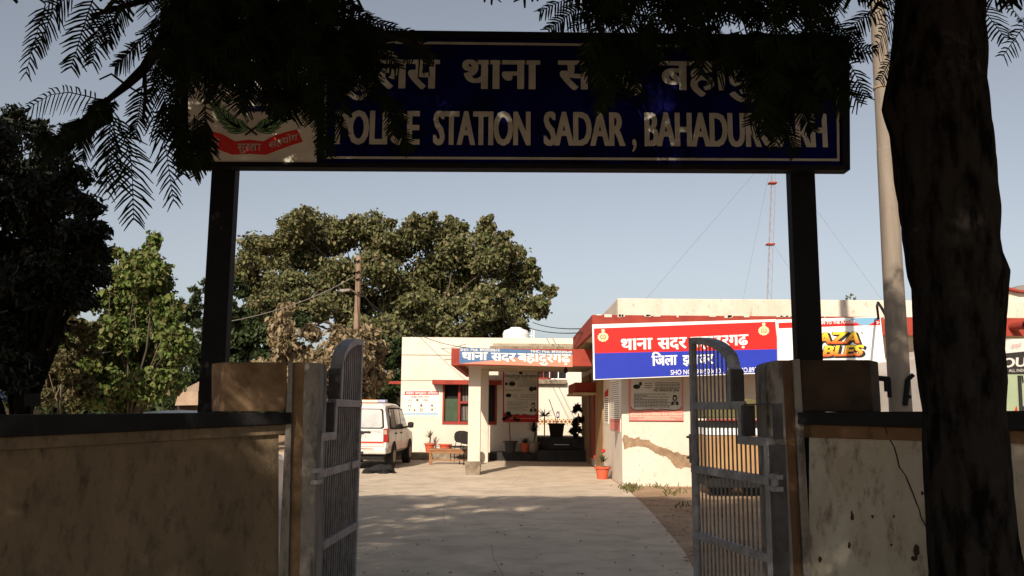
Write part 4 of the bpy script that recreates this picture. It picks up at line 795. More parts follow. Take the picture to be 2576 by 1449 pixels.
for sx_ in (1, -1):
    mb = MB()
    for q in ([(0.42, 1.13), (1.02, 1.11), (1.02, 1.63), (0.55, 1.63)], [(1.12, 1.11), (1.88, 1.10), (1.88, 1.63), (1.12, 1.63)], [(1.97, 1.10), (2.86, 1.12), (2.46, 1.60), (1.97, 1.63)]):
        p = [sw(y, z) for y, z in q]; mb.prism([cp(sx_ * a, b, c) for a, b, c in (p if sx_ > 0 else p[::-1])], CU * (-0.02 * sx_))
    sw_ = mb.build('side_window', M_GLASS, car); mb = MB()
    for q in ([(0.37, 1.09), (1.06, 1.07), (1.06, 1.67), (0.50, 1.67)], [(1.09, 1.07), (1.92, 1.06), (1.92, 1.67), (1.09, 1.67)], [(1.94, 1.06), (2.94, 1.08), (2.50, 1.64), (1.94, 1.67)]):
        p = [sw(y, z) for y, z in q]; mb.prism([cp(sx_ * (a - .005), b, c) for a, b, c in (p if sx_ > 0 else p[::-1])], CU * (-0.02 * sx_))
    mb.build('window_seal', M_RUBBER, sw_)
    mb = MB(); ms = cp(sx_ * 0.99, 2.62, 1.17); mb.lathe([(0.0, -0.09), (0.07, -0.085), (0.09, -0.03), (0.09, 0.05), (0.06, 0.085), (0.0, 0.09)], ms, 14); mb.tube([cp(sx_ * 0.84, 2.7, 1.10), ms], 0.022, 8); mb.build('mirror', M_RUBBER, car, smooth=True)
    for y, nm in ((1.80, 'door_handle'), (1.02, 'door_handle')):
        mb = MB(); mb.hexa([cp(sx_ * 0.835, y, 0.94), cp(sx_ * 0.865, y, 0.94), cp(sx_ * 0.865, y + 0.14, 0.94), cp(sx_ * 0.835, y + 0.14, 0.94), cp(sx_ * 0.835, y, 0.975), cp(sx_ * 0.865, y, 0.975), cp(sx_ * 0.865, y + 0.14, 0.975), cp(sx_ * 0.835, y + 0.14, 0.975)]); mb.build(nm, M_RUBBER, car)
    mb = MB()
    for y in (1.07, 1.92, 2.86): mb.hexa([cp(sx_ * 0.842, y, 0.5), cp(sx_ * 0.844, y, 0.5), cp(sx_ * 0.844, y + 0.012, 0.5), cp(sx_ * 0.842, y + 0.012, 0.5), cp(sx_ * 0.838, y, 1.07), cp(sx_ * 0.840, y, 1.07), cp(sx_ * 0.840, y + 0.012, 1.07), cp(sx_ * 0.838, y + 0.012, 1.07)])
    mb.build('door_seam', M_INK2, car)
    for y in (0.86, 3.42):
        mb = MB(); c = cp(sx_ * 0.74, y, 0.33); mb.tube([c - CU * 0.11, c - CU * 0.10, c + CU * 0.10, c + CU * 0.115], [0.27, 0.33, 0.33, 0.29], 28); wh = mb.build('wheel', M_RUBBER, car)
        mb = MB(); mb.tube([c + CU * sx_ * 0.09, c + CU * sx_ * 0.122], [0.21, 0.17], 20); mb.build('rim', mat('dusty steel rim', (0.32, 0.28, 0.22), rough=0.6, metal=0.4) if 'dusty steel rim' not in MATS else MATS['dusty steel rim'], wh)
        mb = MB(); n = 14
        mb.add([cp(sx_ * 0.846, y + 0.40 * math.cos(math.pi * k / n), 0.33 + 0.42 * math.sin(math.pi * k / n)) for k in range(n + 1)], [tuple(range(n + 1))[::(-1 if sx_ > 0 else 1)]]); mb.build('wheel_arch', M_DARK, car)
mb = MB(); mb.hexa([cp(-0.7, 0.05, 0.26), cp(0.7, 0.05, 0.26), cp(0.7, 4.1, 0.30), cp(-0.7, 4.1, 0.30), cp(-0.74, 0.05, 0.47), cp(0.74, 0.05, 0.47), cp(0.74, 4.1, 0.47), cp(-0.74, 4.1, 0.47)]); mb.build('underbody', M_DARK, car)
lb = MB(); lb.hexa([cp(-0.5, 1.15, 1.81), cp(0.5, 1.15, 1.81), cp(0.5, 1.42, 1.81), cp(-0.5, 1.42, 1.81), cp(-0.5, 1.17, 1.90), cp(0.5, 1.17, 1.90), cp(0.5, 1.40, 1.90), cp(-0.5, 1.40, 1.90)]); lb = lb.build('light_bar', mat('amber lamp plastic', (0.36, 0.15, 0.03), rough=0.25), car, bevel=0.015)
for x0, x1, c in ((-0.5, -0.28, (0.30, 0.012, 0.01)), (0.28, 0.5, (0.008, 0.014, 0.12))):
    mb = MB(); mb.hexa([cp(x0 - 0.01 * (x0 < 0), 1.14, 1.812), cp(x1 + 0.01 * (x0 > 0), 1.14, 1.812), cp(x1 + 0.01 * (x0 > 0), 1.43, 1.812), cp(x0 - 0.01 * (x0 < 0), 1.43, 1.812), cp(x0 - 0.01, 1.16, 1.905), cp(x1 + 0.01, 1.16, 1.905), cp(x1 + 0.01, 1.41, 1.905), cp(x0 - 0.01, 1.41, 1.905)]); mb.build('lamp_lens', mat('beacon plastic %d' % (x0 > 0), c, rough=0.2), lb, bevel=0.012)
# ================================================================ minibus at far right
bus = thing('tourist_bus', 'white tourist bus front with black destination band showing right of the thick trunk', 'bus', (8.6, 14.6, 0))
PBu = Pl((0, 14.6, 0), (1, 0, 0)); bx = lambda x: xat(x, 950, 14.6); bz = lambda y: zat(2540, y, 14.6)
mb = MB(); x0, x1 = bx(2405), bx(2405) + 2.1
prof = [(x0, 0.45), (x1, 0.45), (x1, bz(930)), (x1 - 0.03, bz(868)), (x1 - 0.25, bz(848)), ((x0 + x1) / 2, bz(850)), (x0 + 0.5, bz(870)), (x0 + 0.03, bz(890)), (x0, bz(935))]
st = []
for y, sc, dz in ((14.62, 0.93, -0.02), (14.75, 0.985, 0), (15.1, 1.0, 0.02), (21.2, 1.0, 0.02)):
    cx = (x0 + x1) / 2; st.append([(cx + (x - cx) * sc, y, z + dz * (z > 1.5)) for x, z in prof])
loft(mb, st); mb.build('body', M_CARW, bus, bevel=0.02)
mb = MB(); mb.pslab(PBu, [(2425, 941), (2640, 941), (2640, 878), (2425, 899)], -0.02, 0.03); bb_ = mb.build('destination_band', M_INK, bus)
mb = MB(); put_text(mb, PBu, 'TOURIST', (2493, 926), (2655, 917), 903, 0.035, 0.02, 'H', shear=0.15, fat=0.01); put_text(mb, PBu, 'ALL INDIA TOURIST PERMIT', (2535, 936), (2660, 934), 929, 0.035, 0.0, 'H'); mb.build('band_lettering', mat('band white letter', (0.5, 0.48, 0.44), rough=0.6), bb_)
mb = MB(); put_text(mb, PBu, 'जय माता दी', (2542, 875), (2566, 872), 868, 0.035, 0.0, HI); mb.build('visor_lettering', M_PRED, bus)
mb = MB(); mb.pslab(PBu, [(2425, 1046), (2640, 1046), (2640, 942), (2425, 942)], -0.02, 0.025); ws = mb.build('windscreen', mat('pale green windscreen', (0.30, 0.36, 0.22), (0.24, 0.30, 0.19), 1.2, 0.12, spec=0.7), bus)
mb = MB(); mb.tube([PBu.at(2566, 1040, 0.04), PBu.at(2561, 945, 0.04)], 0.03, 8); mb.tube([PBu.at(2570, 962, 0.045), PBu.at(2568, 945, 0.045)], 0.012, 6); mb.poly([PBu.at(*c, 0.03) for c in ((2562, 1038), (2640, 1046), (2640, 1018), (2566, 1022))]); mb.build('wiper', M_RUBBER, ws)
mb = MB(); mb.prism([PBu.at(*c, 0.055) for c in ((2547, 1044), (2558, 1044), (2553, 1022))], PBu.N * -0.02); mb.build('warning_triangle', M_SRED, ws)
mb = MB(); mb.pslab(PBu, [(2425, 1180), (2640, 1180), (2640, 1150), (2425, 1150)], -0.02, 0.08); mb.build('bumper', M_RUBBER, bus)
# ================================================================ loaded carrier behind the right gate leaf
YT = 16.6; PT = Pl((0, YT, 0), (1, 0, 0)); tk = thing('goods_carrier', 'tan sided goods carrier with olive tarpaulin parked behind the right gate leaf', 'truck', tuple(at(1850, 1235, YT).xy) + (0,))
tx0, tx1 = xat(1778, 1100, YT), xat(1950, 1100, YT); tz = lambda y: zat(1850, y, YT)
M_TAN = mat('tan carrier panel', (0.38, 0.23, 0.10), (0.30, 0.175, 0.075), 2, 0.6)
mb = MB(); mb.box(tx0, tx1, YT, YT + 1.5, tz(1196), tz(1095)); mb.build('side_panel', M_TAN, tk, bevel=0.01)
mb = MB(); mb.box(tx0 - 0.01, tx1 + 0.01, YT - 0.02, YT + 1.5, tz(1094.5), tz(1077)); mb.build('white_band', M_BWHITE, tk)
mb = MB(); mb.box(tx0, tx1, YT + 0.02, YT + 1.5, tz(1076), tz(1060)); mb.build('load_bay', M_DARK, tk)
mb = MB(); mb.box(tx0, tx1, YT - 0.02, YT + 0.03, tz(1059), tz(1054)); mb.build('rail', M_RED, tk)
mb = MB(); mb.prism([PT.at(*c) for c in ((1778, 1053), (1950, 1053), (1950, 1012), (1920, 1005), (1875, 1003), (1820, 1010), (1778, 1014))], (0, 1.5, 0)); mb.build('tarpaulin', mat('olive tarpaulin', (0.14, 0.12, 0.05), (0.085, 0.075, 0.03), 3, 0.9), tk, bevel=0.03)
mb = MB(); mb.box(tx0 + 0.05, tx1, YT + 0.1, YT + 1.4, tz(1228), tz(1197)); mb.build('chassis', M_DARK, tk)
for x in (tx0 + 0.35, tx1 - 0.3): mb = MB(); mb.tube([(x, YT + 0.42, 0.26), (x, YT + 0.64, 0.26)], 0.26, 20); mb.build('wheel', M_RUBBER, tk)
# ================================================================ furniture in the yard
be = thing('bench', 'low worn wooden bench standing beside the front porch pillar', 'bench', tuple(gnd(1080, 1169)))
b0 = gnd(1079, 1169.5); b1 = gnd(1180, 1171); BZ = zat(1100, 1131, b0.y)
mb = MB(); mb.box(b0.x - 0.03, b1.x + 0.15, b0.y - 0.02, b0.y + 0.40, BZ - 0.03, BZ + 0.02); mb.build('seat', M_WOOD, be, bevel=0.005)
for x in (b0.x, b1.x):
    for y in (b0.y, b0.y + 0.34): mb = MB(); mb.box(x, x + 0.06, y, y + 0.05, 0, BZ - 0.03); mb.build('leg', M_WOOD, be)
mb = MB(); mb.box(b0.x + 0.06, b1.x, b0.y + 0.005, b0.y + 0.035, BZ - 0.11, BZ - 0.031); mb.box(b0.x + 0.06, b1.x, b0.y + 0.005, b0.y + 0.035, 0.12, 0.16); mb.build('stretcher', M_WOOD, be)
def chair(loc, rot, label):
    t = thing('office_chair', label, 'chair', (0, 0, 0), 'black padded chairs by the bench'); mb = MB()
    mb.hexa([(-.23, -.22, .44), (.23, -.22, .44), (.23, .22, .44), (-.23, .22, .44), (-.24, -.23, .50), (.24, -.23, .50), (.23, .22, .49), (-.23, .22, .49)]); mb.build('seat', M_INK, t, bevel=0.02)
    mb = MB(); n = 14; pts = []
    for k in range(n):
        a = 2 * math.pi * k / n; pts.append((0.24 * math.copysign(abs(math.cos(a)) ** 0.7, math.cos(a)), 0.22, 0.79 + 0.19 * math.copysign(abs(math.sin(a)) ** 0.7, math.sin(a))))
    mb.prism(pts, (0, 0.06, 0)); mb.build('backrest', M_INK, t, bevel=0.012)
    for sx_ in (-1, 1):
        for y, nm in ((-.2, 'leg'), (.2, 'leg')): mb = MB(); mb.tube([(sx_ * .22, y * 1.1, 0), (sx_ * .21, y, .45)], 0.014, 8); mb.build(nm, M_BLACK, t)
        mb = MB(); mb.tube([(sx_ * .21, .2, .44), (sx_ * .15, .25, .72)], 0.012, 8); mb.build('back_support', M_BLACK, t)
    mb = MB(); mb.tube([(-.22, -.2, .14), (.22, -.2, .14)], 0.011, 6); mb.tube([(-.22, .2, .14), (.22, .2, .14)], 0.011, 6); mb.build('stretcher', M_BLACK, t)
    t.location = loc; t.rotation_euler = (0, 0, rot); return t
q = gnd(1153, 1163); c1 = chair((q.x, q.y + 0.3, 0), R(200), 'black padded chair standing behind the wooden bench')
q = gnd(1172, 1170); dup(c1, (q.x + 0.08, q.y + 0.05, 0), 'black chair half hidden by the front porch pillar', R(20))
# pots
def pot(r, h, m):
    mb = MB(); mb.lathe([(r * 0.68, 0.0), (r * 0.93, h * 0.86), (r * 1.1, h * 0.86), (r * 1.12, h), (r * 0.98, h), (r * 0.92, h * 0.9), (0.01, h * 0.88)], (0, 0, 0), 24); return mb
def spiky(n, ln, w, z0, seed, m, parent, up=0.5):
    rg = random.Random(seed); fr = Fronds()
    for i in range(n):
        a = rg.uniform(0, 6.283); e = rg.uniform(0.1, 1.35) * up + 0.15; L = ln * rg.uniform(0.7, 1.1); d = Vector((math.cos(a) * math.cos(e), math.sin(a) * math.cos(e), math.sin(e))); sd = Vector((-math.sin(a), math.cos(a), 0)); c, wv = [], []
        for j in range(5): t = j / 4; c.append(Vector((0, 0, z0)) + d * L * t + Vector((0, 0, -0.22 * L * t * t))); wv.append(sd * w * (0.6, 1, 0.85, 0.55, 0.1)[j])
        fr.quadstrip(np.array(c), np.array(wv))
    return fr.build('foliage', m, parent)
def place(t, loc, rz=0): t.location = loc; t.rotation_euler = (0, 0, rz)
PZ = 0.23
t = thing('potted_plant', 'spiky green plant in terracotta pot on the plinth beside the police car', 'potted plant', (0, 0, 0), 'potted plants along the porch')
pot(0.17, 0.30, M_TERRA).build('pot', M_TERRA, t, smooth=False); mb = MB(); mb.tube([(0, 0, 0.26), (0.02, 0, 0.50)], 0.025, 8); mb.build('stem', M_BARK2, t); spiky(42, 0.36, 0.013, 0.48, 1, M_PALM, t, 0.9)
place(t, (xat(1081, 1130, 28.6), 28.55, PZ)); tp1 = t
t = thing('flower_pot', 'empty terracotta pot on the plinth behind the bench', 'plant pot', (0, 0, 0)); pot(0.20, 0.28, M_TERRA).build('pot', M_TERRA, t); mb = MB(); mb.lathe([(0.02, 0.0), (0.17, 0.0), (0.17, 0.01)], (0, 0, 0.245), 16); mb.build('soil', M_DIRT, t); place(t, (xat(1120, 1130, 28.6), 28.6, PZ))
t = thing('potted_plant', 'red flowering spiky plant in large orange pot at the wall corner', 'potted plant', (0, 0, 0), 'potted plants along the porch')
pot(0.18, 0.30, M_TERRA).build('pot', M_TERRA, t); mb = MB(); mb.tube([(0, 0, 0.26), (0, 0, 0.42)], 0.03, 8); mb.build('stem', M_BARK2, t); spiky(34, 0.26, 0.016, 0.40, 5, M_LGRN, t, 1.0)
mb = MB(); mb.lathe([(0.01, 0), (0.05, 0.03), (0.045, 0.08), (0.01, 0.10)], (0.03, 0.02, 0.62), 10); mb.build('flower', M_SRED, t); g_ = gnd(1517, 1207); place(t, (g_.x, g_.y + 0.12, 0))
t = thing('potted_plant', 'tall thin stemmed drooping plant in dark pot left in porch shade', 'potted plant', (0, 0, 0), 'potted plants along the porch')
M_DPOT = mat('dark painted pot', (0.035, 0.035, 0.038), (0.10, 0.09, 0.08), 4, 0.7); pot(0.22, 0.36, M_DPOT).build('pot', M_DPOT, t); mb = MB(); mb.tube([(0, 0, 0.3), (-0.03, 0, 0.7), (-0.06, 0, 1.12), (0.02, 0, 1.2), (0.18, 0, 1.12)], 0.018, 8); mb.build('stem', M_BARK2, t)
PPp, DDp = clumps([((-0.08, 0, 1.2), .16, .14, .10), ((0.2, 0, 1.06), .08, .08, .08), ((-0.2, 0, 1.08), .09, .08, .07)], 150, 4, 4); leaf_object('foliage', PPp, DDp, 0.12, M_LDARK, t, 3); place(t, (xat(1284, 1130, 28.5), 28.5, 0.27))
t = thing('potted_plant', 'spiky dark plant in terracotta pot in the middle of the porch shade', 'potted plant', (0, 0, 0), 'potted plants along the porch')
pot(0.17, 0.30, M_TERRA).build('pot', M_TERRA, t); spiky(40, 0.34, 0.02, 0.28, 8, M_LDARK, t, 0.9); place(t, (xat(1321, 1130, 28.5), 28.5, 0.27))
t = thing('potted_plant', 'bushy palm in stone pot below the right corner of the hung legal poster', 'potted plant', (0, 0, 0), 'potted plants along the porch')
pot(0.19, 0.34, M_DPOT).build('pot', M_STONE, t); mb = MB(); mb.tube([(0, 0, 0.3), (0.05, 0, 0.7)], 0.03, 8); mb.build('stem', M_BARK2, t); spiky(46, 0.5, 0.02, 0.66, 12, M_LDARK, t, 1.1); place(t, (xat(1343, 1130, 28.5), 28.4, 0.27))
# dark step block in the passage with its black pot and hedge
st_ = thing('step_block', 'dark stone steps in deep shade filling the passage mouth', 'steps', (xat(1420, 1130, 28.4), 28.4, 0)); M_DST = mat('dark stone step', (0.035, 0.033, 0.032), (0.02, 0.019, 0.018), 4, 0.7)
sx0, sx1 = xat(1352, 1130, 28.4), xc - 0.02
mb = MB(); mb.box(sx0, sx1, 28.0, 30.5, 0, 0.36); mb.build('lower_step', M_DST, st_, bevel=0.01); mb = MB(); mb.box(sx0, sx1, 28.7, 30.5, 0.36, 0.76); mb.build('upper_step', M_DST, st_, bevel=0.01)
mb = MB(); mb.box(xat(1394, 1118, 28.6), xat(1432, 1118, 28.6), 28.67, 28.70, zat(1410, 1119.5, 28.68), zat(1410, 1117.5, 28.68)); mb.build('white_edge', M_PWHITE, st_)
t = thing('potted_plant', 'bare twig in square black pot on the dark passage steps', 'potted plant', (0, 0, 0), 'potted plants along the porch')
mb = MB(); mb.hexa([(-.20, -.2, 0), (.20, -.2, 0), (.20, .2, 0), (-.20, .2, 0), (-.25, -.25, .40), (.25, -.25, .40), (.25, .25, .40), (-.25, .25, .40)]); mb.box(-.28, .28, -.28, .28, .40, .45); mb.build('pot', M_DARK, t, bevel=0.01)
mb = MB(); mb.tube([(0, 0, .4), (-.05, 0, .7), (-.25, 0, 1.25)], 0.012, 6); mb.tube([(0, 0, .45), (.06, 0, .7)], 0.008, 6); mb.build('stem', M_BARK2, t); place(t, (xat(1400, 1097, 28.9), 28.95, 0.76))
t = thing('shrub', 'dark shrub in deep shade right of the passage steps', 'shrub', (xat(1455, 1080, 28.3), 28.3, 0.76)); PPp, DDp = clumps([pblob(1458, 1072, 20, 28.6, 0.3, 1.5), pblob(1452, 1030, 11, 28.6, 0.25, 1.6), pblob(1440, 1090, 14, 28.6, 0.3)], 900, 31, 7); leaf_object('foliage', PPp, DDp, 0.16, M_LDARK, t, 5, 0.3)
mb = MB(); mb.tube([(WL[t.name].x, 28.4, 0.76), at(1455, 1040, 28.5)], 0.02, 6); mb.build('stem', M_BARK2, t)
t = thing('shrub', 'wispy pale shrub against the sunlit wall left of the passage', 'shrub', (xat(1369, 1090, 30.9), 30.9, 0.76)); spk = Fronds(); rnd = random.Random(4); mb = MB(); base = Vector((xat(1369, 1090, 30.9), 30.9, 0.0)); mb.tube([base, at(1370, 1046, 30.9)], 0.02, 6); mb.build('stem', M_BARK2, t)
for i in range(26):
    a = at(1370, 1046, 30.9); d = Vector((rnd.uniform(-1, 1), rnd.uniform(-1, 1), rnd.uniform(-0.2, 1.0))).normalized(); sd = d.cross(Vector((0.2, 1, 0.1))).normalized(); L = rnd.uniform(.25, .45)
    spk.quadstrip(np.array([a + d * L * k / 3 + Vector((0, 0, -.15 * L * (k / 3) ** 2)) for k in range(4)]), np.array([sd * w for w in (.006, .012, .009, .002)]))
spk.build('foliage', M_LGRN, t)
# sleeping dog: one continuous lying body
dg = MB(); cdog = gnd(950, 1191); cdog.y += 0.1
rings = []; prof_ = [(-0.40, 0.015, 0.05), (-0.36, 0.045, 0.055), (-0.30, 0.065, 0.075), (-0.22, 0.062, 0.075), (-0.15, 0.085, 0.09), (-0.05, 0.112, 0.105), (0.06, 0.118, 0.11), (0.17, 0.105, 0.10), (0.27, 0.118, 0.108), (0.35, 0.095, 0.09), (0.41, 0.03, 0.06)]
for x, r, z in prof_:
    rings.append([(cdog.x + x, cdog.y + r * 1.25 * math.cos(2 * math.pi * k / 14) + 0.05 * math.sin(x * 5), max(0.008, z + r * math.sin(2 * math.pi * k / 14))) for k in range(14)])
loft(dg, rings)
for a, b, c in (((-0.18, -0.06, 0.06), (-0.24, -0.24, 0.035), (-0.38, -0.27, 0.02)), ((-0.12, -0.08, 0.05), (-0.14, -0.26, 0.03), (-0.26, -0.33, 0.02)), ((0.27, -0.08, 0.08), (0.16, -0.25, 0.05), (0.26, -0.36, 0.02)), ((0.30, -0.06, 0.06), (0.22, -0.22, 0.03), (0.05, -0.30, 0.02)), ((0.39, 0.0, 0.06), (0.46, -0.08, 0.025), (0.40, -0.22, 0.015))):
    o3 = Vector((cdog.x, cdog.y, 0)); dg.tube([o3 + Vector(a), o3 + Vector(b), o3 + Vector(c)], [0.045, 0.028, 0.016] if a[0] < 0.38 else [0.02, 0.014, 0.008], 8)
o3 = Vector((cdog.x, cdog.y, 0))
for s in (-1, 1): dg.add([o3 + Vector((-0.285, s * 0.05, 0.125)), o3 + Vector((-0.235, s * 0.075, 0.125)), o3 + Vector((-0.25, s * 0.085, 0.175))], [(0, 1, 2), (2, 1, 0)])
tag(dg.build('sleeping_dog', mat('black dog coat', (0.006, 0.006, 0.006), (0.014, 0.013, 0.012), 12, 0.85), None, True, loc=tuple(cdog.xy) + (0,)), 'black dog lying asleep on the concrete behind the white car', 'dog')
# water tank on the roof
tk2 = thing('water_tank', 'round white water tank on the roof behind the porch', 'water tank', (xat(1298, 846, 30.4), 30.4, ltop - 0.5)); tc_ = Vector((xat(1298, 846, 30.4), 30.4, ltop - 0.5)); tr_ = 33 * 30.4 / F_PX
th = zat(1298, 832, 30.4) - tc_.z; mb = MB(); mb.lathe([(tr_, 0), (tr_, th * 0.62), (tr_ * 1.04, th * 0.66), (tr_, th * 0.72), (tr_ * 1.02, th * 0.86), (tr_ * 0.99, th * 0.9), (tr_ * 0.9, th), (tr_ * 0.45, th + 0.08), (tr_ * 0.44, th + 0.11), (0.02, th + 0.12)], tc_, 28); mb.build('tank', M_BWHITE, tk2, smooth=False)
mb = MB()
for dx in (0.56, 0.64): mb.tube([tc_ + Vector((dx, -.05, 0)), tc_ + Vector((dx, -.05, th + 0.02))], 0.02, 6)
mb.tube([tc_ + Vector((0.40, -.05, th * .8)), tc_ + Vector((0.64, -.05, th * .8))], 0.02, 6); mb.build('pipe', M_BWHITE, tk2)
# grass tuft and litter by the wing corner
rg = np.random.default_rng(8); P_ = []; 
for cx, cy, sx_, sy_, n in ((1585, 1229, 9, 5, 170), (1640, 1224, 40, 4, 60), (1700, 1240, 24, 5, 26), (1715, 1274, 14, 4, 14)):
    for i in range(n): g_ = gnd(cx + rg.normal() * sx_, min(max(cy + rg.normal() * sy_, 1221), 1300)); P_.append((g_.x, g_.y, 0.03))
P_ = np.array(P_); D_ = rg.normal(size=P_.shape) * 0.7; D_[:, 2] = 1.0
gr = leaf_object('grass', P_, D_, 0.13, M_GRASS, None, 4, 0.12); gr['kind'] = 'stuff'
rnd = random.Random(14); mb = MB()
for i in range(240):
    g_ = gnd(rnd.uniform(1590, 1760), rnd.uniform(1222, 1440)); 
    if g_.x < 2.35 - (18.4 - g_.y) * 0.05: continue
    r = rnd.uniform(0.005, 0.022); mb.hexa([(g_.x + sx_ * r * rnd.uniform(.6, 1.2), g_.y + sy_ * r * rnd.uniform(.6, 1.2), z) for z in (0.0, r * 0.7) for sx_, sy_ in ((-1, -1), (1, -1), (1, 1), (-1, 1))])
tag(mb.build('pebbles', M_DIRT), None, None, None, 'stuff')
mb = MB()
for i in range(60):
    g_ = gnd(rnd.uniform(900, 1740), 1449 - 235 * rnd.random() ** 1.5); r = rnd.uniform(0.008, 0.026); a = rnd.uniform(0, 6.28); mb.poly([(g_.x + r * math.cos(a + k) * (1 if k % 3 else .5), g_.y + r * math.sin(a + k) * (1 if k % 3 else .5), 0.012 + 0.01 * (k % 2)) for k in (0, 1.3, 2.6, 3.9, 5.2)])
tag(mb.build('fallen_leaves', M_PLASTER), None, None, None, 'stuff')
# ================================================================ poles, mast, wires
up = thing('utility_pole', 'tall tapering grey pole between the shop sign and the thick trunk', 'pole', tuple(gnd(2262, 1330)))
YQ = 11.2; cxp = xat(2264, 1000, YQ); r0 = 27 * YQ / F_PX; zt_ = 10.0
mb = MB(); mb.tube([(cxp, YQ, 0), (cxp, YQ, 3.0), (cxp, YQ, 5.15), (cxp, YQ, 5.16), (cxp, YQ, zt_)], [r0 * 1.08, r0 * 0.95, r0 * 0.83, r0 * 0.80, r0 * 0.62], 24); mb.build('shaft', M_POLE, up, smooth=False)
mb = MB(); mb.tube([(cxp, YQ, zat(2215, 222, YQ) - 0.012), (cxp, YQ, zat(2215, 222, YQ) + 0.012)], r0 * 0.86, 24); mb.build('joint_ring', M_PLASTER, up)
PQ = Pl((0, YQ - r0 - 0.02, 0), (1, 0, 0)); mb = MB()
for a, b, w in (((2184, 949), (2237, 954), .035), ((2277, 1020), (2284, 955), .035), ((2284, 955), (2297, 943), .03), ((2228, 952), (2230, 985), .03), ((2236, 954), (2238, 1000), .03), ((2284, 995), (2291, 1000), .02)): mb.tube([PQ.at(*a), PQ.at(*b)], w, 6)
mb.build('bracket', M_BLACK, up)
wi = MB(); wi.tube([at(2205, 803, 18.0) + Vector((0, -.1, 0)), at(2206, 770, 17.5), at(2209, 761, 16), at(2218, 775, 14), at(2232, 800, 11.3)], 0.025, 6)
tag(wi.build('cable', M_BLACK, None, loc=tuple(at(2206, 770, 17.5))), 'black cable looping from the shop sign over to the grey pole', 'cable')
def wire(label, pts, r=0.012, m=None):
    mb = MB(); mb.tube(pts, r, 5); tag(mb.build('wire', m or M_INK, None, loc=tuple(pts[0])), label, 'wire')
def sag(a, b, s, n=9): a = Vector(a); b = Vector(b); return [a.lerp(b, k / n) - Vector((0, 0, s * 4 * (k / n) * (1 - k / n))) for k in range(n + 1)]
wire('upper black wire from the big tree to the right wing fascia', sag(at(1340, 811, 34), at(1484, 826, 20), 0.1), 0.014)
wire('lower black wire from the big tree to the right wing fascia', sag(at(1330, 824, 34), at(1478, 836, 20), 0.1), 0.014)
ld = thing('lamp_pole', 'old leaning rusty lamp pole in front of the big spreading tree', 'lamp pole', tuple(gnd(895, 1130, 0)))
YO = 33.0; mb = MB(); mb.tube([at(894, 1020, YO), at(897, 830, YO), at(903, 643, YO)], [0.14, 0.12, 0.10], 12); mb.build('shaft', mat('rusty concrete pole', (0.25, 0.175, 0.12), (0.17, 0.11, 0.07), 3, 0.9), ld)
mb = MB(); mb.tube([at(900, 740, YO - .2), at(880, 727, YO - .25), at(868, 728, YO - .3)], 0.03, 6); mb.build('arm', M_BARK2, ld)
mb = MB(); mb.prism([at(*c, YO - .35) for c in ((847, 731), (857, 727), (882, 727), (880, 731), (862, 734))], (0, 0.25, 0)); mb.build('lamp_head', M_GREYC, ld)
mb = MB()
for y in (655, 682, 700, 735): mb.tube([at(905, y, YO - .16), at(895, y + 4, YO - .16)], 0.03, 6)
mb.build('clamp', M_BLACK, ld)
wire('thin wire from the lamp pole down to the porch roof', sag(at(908, 738, YO), at(1187, 876, 26), 0.45), 0.010)
wire('thin slack wire from the lamp pole to the cream block roof', sag(at(908, 730, YO), at(1172, 866, 28), 0.9), 0.009)
wire('pale wire crossing the left trees to the lamp pole', sag(at(900, 690, YO), at(560, 812, 24), 0.25) + sag(at(560, 812, 24), at(110, 905, 14), 0.15)[1:], 0.013, mat('pale cable sheath', (0.28, 0.25, 0.22), rough=0.7))
ms = thing('lattice_mast', 'thin faint guyed lattice mast rising far behind the parapet', 'mast', (xat(1934, 740, 70), 70, 0))
YM = 70.0; m0, m1 = at(1933, 760, YM), at(1946, 380, YM); bt_, tp_ = m0.copy(), m1.copy(); bt_.z = 0; wdt = 0.19
bt_.x = m0.x + (m1.x - m0.x) / (m1.z - m0.z) * -m0.z; tp_ = m0 + (m1 - m0) * 2.2; mb = MB(); N = 60
crn = [Vector((-wdt, -.16, 0)), Vector((wdt, -.16, 0)), Vector((0, .22, 0))]
for c in crn: mb.tube([bt_ + c, tp_ + c], 0.02, 5)
for i in range(N):
    a = bt_.lerp(tp_, i / N); b = bt_.lerp(tp_, (i + 1) / N); q = (i % 2); mb.tube([a + crn[q], b + crn[1 - q]], 0.010, 4); mb.tube([a + crn[q], b + crn[2]], 0.009, 4)
mb.build('lattice', mat('red white mast paint', (0.22, 0.21, 0.21), (0.20, 0.165, 0.155), 0.25, 0.8), ms)
mb = MB()
for y in (461, 615): z = zat(1940, y, YM); t_ = (z - bt_.z) / (tp_.z - bt_.z); p_ = bt_.lerp(tp_, t_); mb.box(p_.x - .32, p_.x + .32, YM - .3, YM + .3, z - .06, z + .06)
mb.build('platform', M_RED, ms)
mb = MB()
for a, b in (((1946, 380), (1610, 770)), ((1946, 380), (1868, 760)), ((1944, 612), (2060, 790)), ((1946, 380), (2230, 770))): mb.tube([at(*a, YM), at(*b, YM - 4)], 0.006, 4)
mb.build('guy_wire', M_INK, ms)
